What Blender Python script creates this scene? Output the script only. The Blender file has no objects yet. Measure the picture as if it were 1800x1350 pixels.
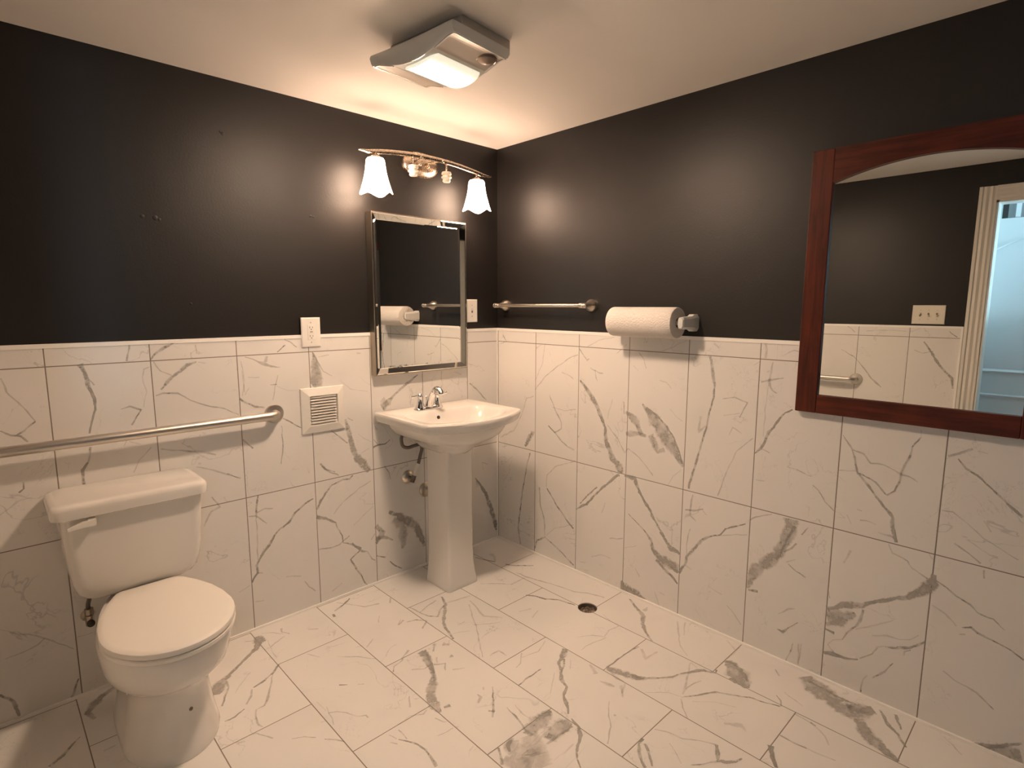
import bpy, bmesh, math, random
from mathutils import Vector, Matrix, noise
random.seed(7)
R = math.radians
PI = math.pi
# ------------------------------------------------------------------ camera
cam_d = bpy.data.cameras.new('camera')
cam = bpy.data.objects.new('camera', cam_d)
bpy.context.scene.collection.objects.link(cam)
cam.location = (-2.22743, -2.44083, 1.4151)
cam.rotation_mode = 'XYZ'
cam.rotation_euler = (PI/2 + R(-7.9608), R(-0.0767), R(-43.8657))
cam_d.sensor_fit = 'HORIZONTAL'
cam_d.sensor_width = 36.0
cam_d.lens = 987.10/1800*36.0
cam_d.clip_start = 0.01
bpy.context.scene.camera = cam
# ------------------------------------------------------------------ world and exposure
w = bpy.data.worlds.new('world')
bpy.context.scene.world = w
w.use_nodes = True
w.node_tree.nodes['Background'].inputs[0].default_value = (0.55, 0.75, 1.0, 1)
w.node_tree.nodes['Background'].inputs[1].default_value = 0.02
vs = bpy.context.scene.view_settings
vs.view_transform = 'Standard'
vs.look = 'None'
vs.gamma = 1.0
vs.use_curve_mapping = False
vs.exposure = 0.0
CEIL_LIGHT = 370.0      # emission of the ceiling lens
SHADE_LIGHT = 35.0     # emission of each frosted shade
LAMP_COL = (1.0, 0.67, 0.47)
CEIL_COL = (1.0, 0.705, 0.495)
HALL_POWER = 125.0
C = bpy.context.scene.collection
# daylight in the hall beyond the bathroom door
hl = bpy.data.lights.new('hall_daylight', 'AREA')
hl.shape = 'RECTANGLE'; hl.size = 0.62; hl.size_y = 0.2
hl.energy = HALL_POWER; hl.color = (0.50, 0.80, 1.0)
hlo = bpy.data.objects.new('hall_daylight', hl)
C.objects.link(hlo)
hlo.location = (-2.78, -4.62, 1.75)
hlo.rotation_euler = (R(90), 0, 0)

H = 2.2845; W = 2.392; YF = -2.95; TZ = 1.2833; TT = 0.009
# ------------------------------------------------------------------ helpers
def tag(o, label=None, cat=None, group=None, kind=None):
    if label: o['label'] = label
    if cat: o['category'] = cat
    if group: o['group'] = group
    if kind: o['kind'] = kind
    return o

def thing(name, loc, label, cat, rz=0.0, group=None):
    o = bpy.data.objects.new(name, None)
    o.empty_display_size = 0.05
    C.objects.link(o)
    o.location = loc; o.rotation_euler = (0, 0, rz)
    return tag(o, label, cat, group)

def wloc(o):
    v = Vector((0, 0, 0))
    while o is not None:
        v += o.location; o = o.parent
    return v

def obj(name, bm, mat, parent=None, smooth=None, local=False):
    """link a bmesh given in world coordinates (or local=True) as one mesh object"""
    if parent is not None and not local:
        bmesh.ops.translate(bm, vec=-wloc(parent), verts=bm.verts)
    bmesh.ops.recalc_face_normals(bm, faces=bm.faces)
    me = bpy.data.meshes.new(name)
    if smooth is not None:
        for f in bm.faces: f.smooth = True
    bm.to_mesh(me); bm.free()
    for m in (mat if isinstance(mat, (list, tuple)) else [mat]):
        me.materials.append(m)
    if smooth is not None and smooth < 179:
        me.set_sharp_from_angle(angle=R(smooth))
    o = bpy.data.objects.new(name, me)
    C.objects.link(o)
    if parent is not None: o.parent = parent
    return o

def bx(bm, x0, x1, y0, y1, z0, z1, bev=0.0, seg=2, mi=0):
    vs_ = [bm.verts.new((x, y, z)) for x in (x0, x1) for y in (y0, y1) for z in (z0, z1)]
    q = [(0,1,3,2), (4,6,7,5), (0,4,5,1), (2,3,7,6), (0,2,6,4), (1,5,7,3)]
    fs = [bm.faces.new([vs_[i] for i in f]) for f in q]
    for f in fs: f.material_index = mi
    if bev > 0:
        es = list({e for f in fs for e in f.edges})
        bmesh.ops.bevel(bm, geom=es, offset=bev, segments=seg, profile=0.5, affect='EDGES', clamp_overlap=True)
    return bm

def box(*a, **k):
    return bx(bmesh.new(), *a, **k)

def loft(bm, rings, cap0=True, cap1=True, closed=True):
    L = [[bm.verts.new(p) for p in r] for r in rings]
    n = len(L[0])
    for a, b in zip(L[:-1], L[1:]):
        for i in range(n if closed else n-1):
            j = (i+1) % n
            try: bm.faces.new((a[i], a[j], b[j], b[i]))
            except ValueError: pass
    if cap0: bm.faces.new(L[0])
    if cap1: bm.faces.new(L[-1])
    return bm

def frame_of(t):
    t = Vector(t).normalized()
    a = Vector((0, 0, 1)) if abs(t.z) < 0.9 else Vector((1, 0, 0))
    u = t.cross(a).normalized(); v = u.cross(t).normalized()
    return u, v

def tube(bm, pts, r, seg=14, cap=True):
    pts = [Vector(p) for p in pts]
    rr = r if isinstance(r, (list, tuple)) else [r]*len(pts)
    rings = []
    t0 = (pts[1]-pts[0]).normalized()
    u, v = frame_of(t0)
    for i, p in enumerate(pts):
        if i == 0: t = pts[1]-pts[0]
        elif i == len(pts)-1: t = pts[-1]-pts[-2]
        else: t = (pts[i+1]-pts[i]).normalized() + (pts[i]-pts[i-1]).normalized()
        t.normalize()
        u = (u - t*u.dot(t)).normalized(); v = t.cross(u)
        rings.append([p + (u*math.cos(2*PI*k/seg) + v*math.sin(2*PI*k/seg))*rr[i] for k in range(seg)])
    return loft(bm, rings, cap, cap)

def lathe(bm, prof, org, axis=(0, 0, 1), seg=32, cap0=True, cap1=True):
    """prof = [(radius, height along axis)]"""
    ax = Vector(axis).normalized(); u, v = frame_of(ax); o = Vector(org)
    rings = [[o + ax*h + (u*math.cos(2*PI*k/seg) + v*math.sin(2*PI*k/seg))*max(r, 1e-5) for k in range(seg)] for r, h in prof]
    return loft(bm, rings, cap0, cap1)

def smooth_path(pts, n=6):
    """Catmull-Rom through the points"""
    P = [Vector(p) for p in pts]; P = [2*P[0]-P[1]] + P + [2*P[-1]-P[-2]]
    out = []
    for i in range(1, len(P)-2):
        for k in range(n):
            t = k/n
            a, b, c, d = P[i-1], P[i], P[i+1], P[i+2]
            out.append(0.5*((2*b) + (c-a)*t + (2*a-5*b+4*c-d)*t*t + (3*b-a-3*c+d)*t**3))
    out.append(P[-2]); return out

def sellipse(cx, cy, hx, hy, z, n=4.0, N=48, ph=0.0):
    out = []
    for k in range(N):
        t = 2*PI*k/N + ph
        c, s = math.cos(t), math.sin(t)
        out.append(Vector((cx + hx*math.copysign(abs(c)**(2/n), c), cy + hy*math.copysign(abs(s)**(2/n), s), z)))
    return out

def rrect(x0, x1, y0, y1, z, r, n=5):
    out = []
    for cx, cy, a in ((x1-r, y1-r, 0), (x0+r, y1-r, 90), (x0+r, y0+r, 180), (x1-r, y0+r, 270)):
        for k in range(n+1):
            t = R(a + 90*k/n)
            out.append(Vector((cx + r*math.cos(t), cy + r*math.sin(t), z)))
    return out

# ------------------------------------------------------------------ materials
def mat(name, col, rough=0.5, metal=0.0, spec=0.5, coat=0.0, emit=None, es=0.0):
    m = bpy.data.materials.new(name); m.use_nodes = True
    b = m.node_tree.nodes['Principled BSDF']
    b.inputs['Base Color'].default_value = (*col, 1)
    b.inputs['Roughness'].default_value = rough
    b.inputs['Metallic'].default_value = metal
    b.inputs['Specular IOR Level'].default_value = spec
    b.inputs['Coat Weight'].default_value = coat
    if emit:
        b.inputs['Emission Color'].default_value = (*emit, 1)
        b.inputs['Emission Strength'].default_value = es
    return m

class N:
    """tiny node helper"""
    def __init__(s, m): s.t = m.node_tree; s.n = s.t.nodes; s.b = s.n['Principled BSDF']
    def new(s, ty, **kw):
        x = s.n.new(ty)
        for k, v in kw.items(): setattr(x, k, v)
        return x
    def put(s, sock, v):
        if hasattr(v, 'is_output') or hasattr(v, 'links'): s.t.links.new(v, sock)
        else: sock.default_value = v
    def math(s, op, a, b=None, c=None, clamp=False):
        x = s.new('ShaderNodeMath', operation=op, use_clamp=clamp)
        s.put(x.inputs[0], a)
        if b is not None: s.put(x.inputs[1], b)
        if c is not None: s.put(x.inputs[2], c)
        return x.outputs[0]
    def coord(s):
        g = s.new('ShaderNodeNewGeometry').outputs['Position']
        return g
    def xyz(s, v):
        x = s.new('ShaderNodeSeparateXYZ'); s.put(x.inputs[0], v); return x.outputs
    def comb(s, x, y, z):
        c = s.new('ShaderNodeCombineXYZ')
        for i, v in enumerate((x, y, z)): s.put(c.inputs[i], v)
        return c.outputs[0]
    def noise(s, vec, scale, detail=3, rough=0.5, dist=0.0):
        x = s.new('ShaderNodeTexNoise'); s.put(x.inputs['Vector'], vec)
        x.inputs['Scale'].default_value = scale; x.inputs['Detail'].default_value = detail
        x.inputs['Roughness'].default_value = rough; x.inputs['Distortion'].default_value = dist
        return x.outputs['Fac']
    def white(s, vec):
        x = s.new('ShaderNodeTexWhiteNoise'); x.noise_dimensions = '3D'; s.put(x.inputs['Vector'], vec)
        return x.outputs
    def mix(s, f, a, b):
        x = s.new('ShaderNodeMix', data_type='RGBA')
        s.put(x.inputs['Factor'], f); s.put(x.inputs['A'], a); s.put(x.inputs['B'], b)
        return x.outputs['Result']
    def ramp(s, f, lo, hi):
        x = s.new('ShaderNodeMapRange', interpolation_type='SMOOTHSTEP')
        s.put(x.inputs['Value'], f); x.inputs['From Min'].default_value = lo; x.inputs['From Max'].default_value = hi
        return x.outputs['Result']
    def bump(s, h, strength, dist):
        x = s.new('ShaderNodeBump'); s.put(x.inputs['Height'], h)
        x.inputs['Strength'].default_value = strength; x.inputs['Distance'].default_value = dist
        s.t.links.new(x.outputs[0], s.b.inputs['Normal'])

TILE_COL = (0.78, 0.765, 0.735, 1)
VEIN_COL = (0.25, 0.25, 0.25, 1)
GROUT_COL = (0.24, 0.20, 0.165, 1)
def joint(n, u, off, pitch, half):
    """distance-to-grid-line test: 1 on the joint"""
    a = n.math('DIVIDE', n.math('SUBTRACT', u, off), pitch)
    f = n.math('FRACT', a)
    d = n.math('MULTIPLY', n.math('MINIMUM', f, n.math('SUBTRACT', 1.0, f)), pitch)
    return n.math('SUBTRACT', 1.0, n.ramp(d, half*0.6, half*1.5)), n.math('FLOOR', a)

def marble(name, kind, off=0.0):
    m = mat(name, TILE_COL[:3], rough=0.36, spec=0.45)
    n = N(m); P = n.coord(); X, Y, Z = n.xyz(P)
    if kind == 'floor':
        jx, ix = joint(n, X, -0.263, 0.3025, 0.0015)
        par = n.math('MODULO', n.math('ABSOLUTE', ix), 2.0)
        yo = n.math('SUBTRACT', Y, n.math('MULTIPLY', par, -0.3075))
        jy, iy = joint(n, yo, -0.315, 0.6085, 0.0015)
        g = n.math('MAXIMUM', jx, jy); cell = n.comb(ix, iy, 3.0)
    else:
        U = X if kind == 'x' else Y
        ju, iu = joint(n, U, off, 0.3048, 0.0016)
        z1 = n.math('LESS_THAN', n.math('ABSOLUTE', n.math('SUBTRACT', Z, 0.6023)), 0.0017)
        z2 = n.math('LESS_THAN', n.math('ABSOLUTE', n.math('SUBTRACT', Z, 1.2081)), 0.0017)
        g = n.math('MAXIMUM', ju, n.math('MAXIMUM', z1, z2))
        iz = n.math('ADD', n.math('GREATER_THAN', Z, 0.6023), n.math('GREATER_THAN', Z, 1.2081))
        cell = n.comb(iu, iz, {'x': 1.0, 'y': 2.0}[kind])
    r = n.white(cell)
    sh = n.new('ShaderNodeVectorMath', operation='SCALE'); n.put(sh.inputs[0], r['Color']); sh.inputs['Scale'].default_value = 17.0
    ad = n.new('ShaderNodeVectorMath', operation='ADD'); n.put(ad.inputs[0], P); n.put(ad.inputs[1], sh.outputs[0])
    v = ad.outputs[0]
    # faint hair veins: thin level lines of a distorted noise field, gated by a broad mask
    f1 = n.noise(v, 2.6, 5, 0.55, 0.6)
    l1 = n.math('SUBTRACT', 1.0, n.ramp(n.math('ABSOLUTE', n.math('SUBTRACT', f1, 0.5)), 0.0, 0.006))
    g1 = n.ramp(n.noise(v, 3.3, 2), 0.50, 0.62)
    f2 = n.noise(v, 5.5, 5, 0.6, 0.8)
    l2 = n.math('SUBTRACT', 1.0, n.ramp(n.math('ABSOLUTE', n.math('SUBTRACT', f2, 0.52)), 0.0, 0.006))
    g2 = n.ramp(n.noise(v, 4.1, 2), 0.53, 0.64)
    cloud = n.ramp(n.noise(v, 3.0, 4, 0.6), 0.50, 0.85)
    amt = n.math('ADD', n.math('MULTIPLY', n.math('MULTIPLY', l1, g1), 0.34), n.math('MULTIPLY', n.math('MULTIPLY', l2, g2), 0.24))
    amt = n.math('ADD', amt, n.math('MULTIPLY', cloud, 0.10), clamp=True)
    col = n.mix(amt, TILE_COL, VEIN_COL)
    tone = n.math('ADD', 0.985, n.math('MULTIPLY', r['Value'], 0.03))
    hs = n.new('ShaderNodeHueSaturation'); n.put(hs.inputs['Color'], col); n.put(hs.inputs['Value'], tone)
    col = n.mix(g, hs.outputs[0], GROUT_COL)
    n.put(n.b.inputs['Base Color'], col)
    n.put(n.b.inputs['Roughness'], n.math('ADD', 0.36, n.math('MULTIPLY', g, 0.45)))
    n.bump(n.math('MULTIPLY', g, -1.0), 0.6, 0.0015)
    return m

M = {}
M['tile_left'] = marble('marble_tile_left', 'x', -0.2296)
M['tile_right'] = marble('marble_tile_right', 'y', -0.3128)
M['tile_opp'] = marble('marble_tile_opposite', 'y', -1.5573)
M['tile_floor'] = marble('marble_tile_floor', 'floor')
# printed marble veins
mv = mat('marble_vein', (0.27, 0.265, 0.26), rough=0.36, spec=0.45)
n = N(mv)
at = n.new('ShaderNodeAttribute'); at.attribute_name = 'vein'
ah = n.new('ShaderNodeAttribute'); ah.attribute_name = 'vstr'
P = n.coord()
nz = n.noise(P, 70, 4, 0.65); nz2 = n.noise(P, 22, 4, 0.6)
edge = n.ramp(n.math('ADD', at.outputs['Fac'], n.math('MULTIPLY', n.math('SUBTRACT', nz, 0.5), 0.95)), 0.28, 0.90)
body = n.math('ADD', 0.55, n.math('MULTIPLY', n.math('SUBTRACT', nz2, 0.5), 1.5), clamp=True)
alpha = n.math('MULTIPLY', n.math('MULTIPLY', edge, ah.outputs['Fac']), body, clamp=True)
n.put(n.b.inputs['Alpha'], alpha)
n.put(n.b.inputs['Base Color'], n.mix(nz2, (0.33, 0.31, 0.28, 1), (0.50, 0.475, 0.43, 1)))
M['vein'] = mv

def paint(name, col, rough, s1=55, b=0.25, spec=0.5):
    m = mat(name, col, rough, spec=spec); n = N(m); P = n.coord()
    h = n.math('ADD', n.noise(P, s1, 3, 0.5), n.math('MULTIPLY', n.noise(P, 5, 2), 3.0))
    n.bump(h, b, 0.002)
    return m
M['dark'] = paint('charcoal_wall_paint', (0.0098, 0.0084, 0.0078), 0.45, 120, 0.22, 0.5)
M['ceil'] = paint('ceiling_paint', (0.92, 0.89, 0.84), 0.75, 60, 0.15, 0.25)
M['white_trim'] = mat('white_caulk', (0.93, 0.91, 0.87), 0.3)
M['door_white'] = paint('white_door_paint', (0.78, 0.80, 0.80), 0.4, 40, 0.08)
M['transom_grey'] = mat('transom_grey', (0.24, 0.25, 0.25), 0.4)
M['casing'] = mat('cream_casing_paint', (0.80, 0.77, 0.70), 0.35)
M['ceramic'] = mat('white_ceramic', (0.73, 0.71, 0.67), 0.10, spec=0.55, coat=0.3)
M['seat'] = mat('white_seat_plastic', (0.78, 0.75, 0.69), 0.30)
M['plastic'] = mat('white_plastic', (0.80, 0.78, 0.73), 0.32)
M['plastic_cool'] = mat('cool_white_plastic', (0.74, 0.74, 0.71), 0.30)
M['almond'] = mat('almond_plastic', (0.76, 0.72, 0.62), 0.35)
M['shadow_slot'] = mat('dark_slot', (0.03, 0.025, 0.02), 0.6)
M['slot_brown'] = mat('brown_slot', (0.22, 0.16, 0.11), 0.6)
def metal(name, col, rough, aniso=0.0, sc=None):
    m = mat(name, col, rough, 1.0)
    n = N(m)
    if sc:
        P = n.coord(); f = n.noise(P, sc, 4, 0.7)
        n.put(n.b.inputs['Roughness'], n.math('ADD', rough-0.05, n.math('MULTIPLY', f, 0.12)))
    return m
M['nickel'] = metal('brushed_nickel', (0.66, 0.60, 0.52), 0.30, sc=200)
M['steel'] = metal('brushed_stainless_steel', (0.62, 0.58, 0.53), 0.34, sc=300)
M['bronze'] = metal('warm_brushed_nickel', (0.60, 0.50, 0.40), 0.26, sc=150)
M['chrome'] = mat('chrome', (0.80, 0.80, 0.80), 0.06, 1.0)
M['mirror'] = mat('mirror_silver', (0.86, 0.88, 0.86), 0.004, 1.0)
M['bevel'] = mat('bevelled_mirror', (0.84, 0.85, 0.82), 0.03, 1.0)
M['frame_side'] = mat('silver_frame_side', (0.42, 0.37, 0.30), 0.32, 1.0)
M['roll'] = None
M['braid'] = mat('braided_grey_hose', (0.16, 0.14, 0.12), 0.45, 0.6)
M['brass'] = mat('aged_brass', (0.45, 0.30, 0.13), 0.35, 1.0)
M['card'] = mat('cardboard', (0.35, 0.24, 0.15), 0.8)
# red-brown stained wood, grain along the long direction of each rail
def wood(name, axis):
    m = mat(name, (0.09, 0.02, 0.01), 0.42, spec=0.3); n = N(m); X, Y, Z = n.xyz(n.coord())
    s = {'z': (40, 40, 3.0), 'y': (40, 3.0, 40)}[axis]
    v = n.comb(n.math('MULTIPLY', X, s[0]), n.math('MULTIPLY', Y, s[1]), n.math('MULTIPLY', Z, s[2]))
    f = n.noise(v, 1.6, 5, 0.6, 0.4); g = n.noise(n.coord(), 9.0, 3)
    c = n.mix(n.ramp(n.math('ADD', f, n.math('MULTIPLY', g, 0.5)), 0.45, 1.05), (0.042, 0.0065, 0.0028, 1), (0.118, 0.021, 0.008, 1))
    n.put(n.b.inputs['Base Color'], c)
    n.bump(f, 0.12, 0.001)
    return m
M['wood_z'] = wood('cherry_wood_stile', 'z'); M['wood_y'] = wood('cherry_wood_rail', 'y')
# paper towel with embossed quilting
m = mat('quilted_paper', (0.72, 0.68, 0.64), 0.9, spec=0.15); n = N(m); P = n.coord()
vo = n.new('ShaderNodeTexVoronoi'); vo.feature = 'DISTANCE_TO_EDGE'; n.put(vo.inputs['Vector'], P); vo.inputs['Scale'].default_value = 75
n.bump(n.math('ADD', n.ramp(vo.outputs['Distance'], 0.0, 0.25), n.noise(P, 30, 3)), 0.5, 0.0022)
M['roll'] = m
m = mat('paper_roll_end', (0.74, 0.71, 0.66), 0.95, spec=0.1); M['roll_end'] = m
# glowing glass
M['shade'] = mat('lit_frosted_glass', (0.9, 0.86, 0.8), 0.4, emit=LAMP_COL, es=SHADE_LIGHT)
M['lens'] = mat('lit_frosted_lens', (0.9, 0.86, 0.8), 0.4, emit=CEIL_COL, es=CEIL_LIGHT)
M['lens_rim'] = mat('lit_lens_edge', (0.9, 0.88, 0.82), 0.4, emit=(0.92, 0.86, 0.66), es=0.8)
M['fan_plastic'] = mat('fan_grille_plastic', (0.60, 0.54, 0.47), 0.4)
M['sensor'] = mat('sensor_dark', (0.16, 0.12, 0.09), 0.3)
M['mortar'] = None
m = mat('dirty_drain_pipe', (0.10, 0.07, 0.05), 0.7); n = N(m); P = n.coord()
n.put(n.b.inputs['Base Color'], n.mix(n.ramp(n.noise(P, 38, 5, 0.7), 0.42, 0.64), (0.05, 0.035, 0.025, 1), (0.42, 0.35, 0.28, 1)))
n.bump(n.noise(P, 45, 5, 0.7), 0.8, 0.01)
M['debris'] = m
M['pipe_ring'] = mat('worn_pipe_ring', (0.12, 0.09, 0.07), 0.5)

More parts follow.
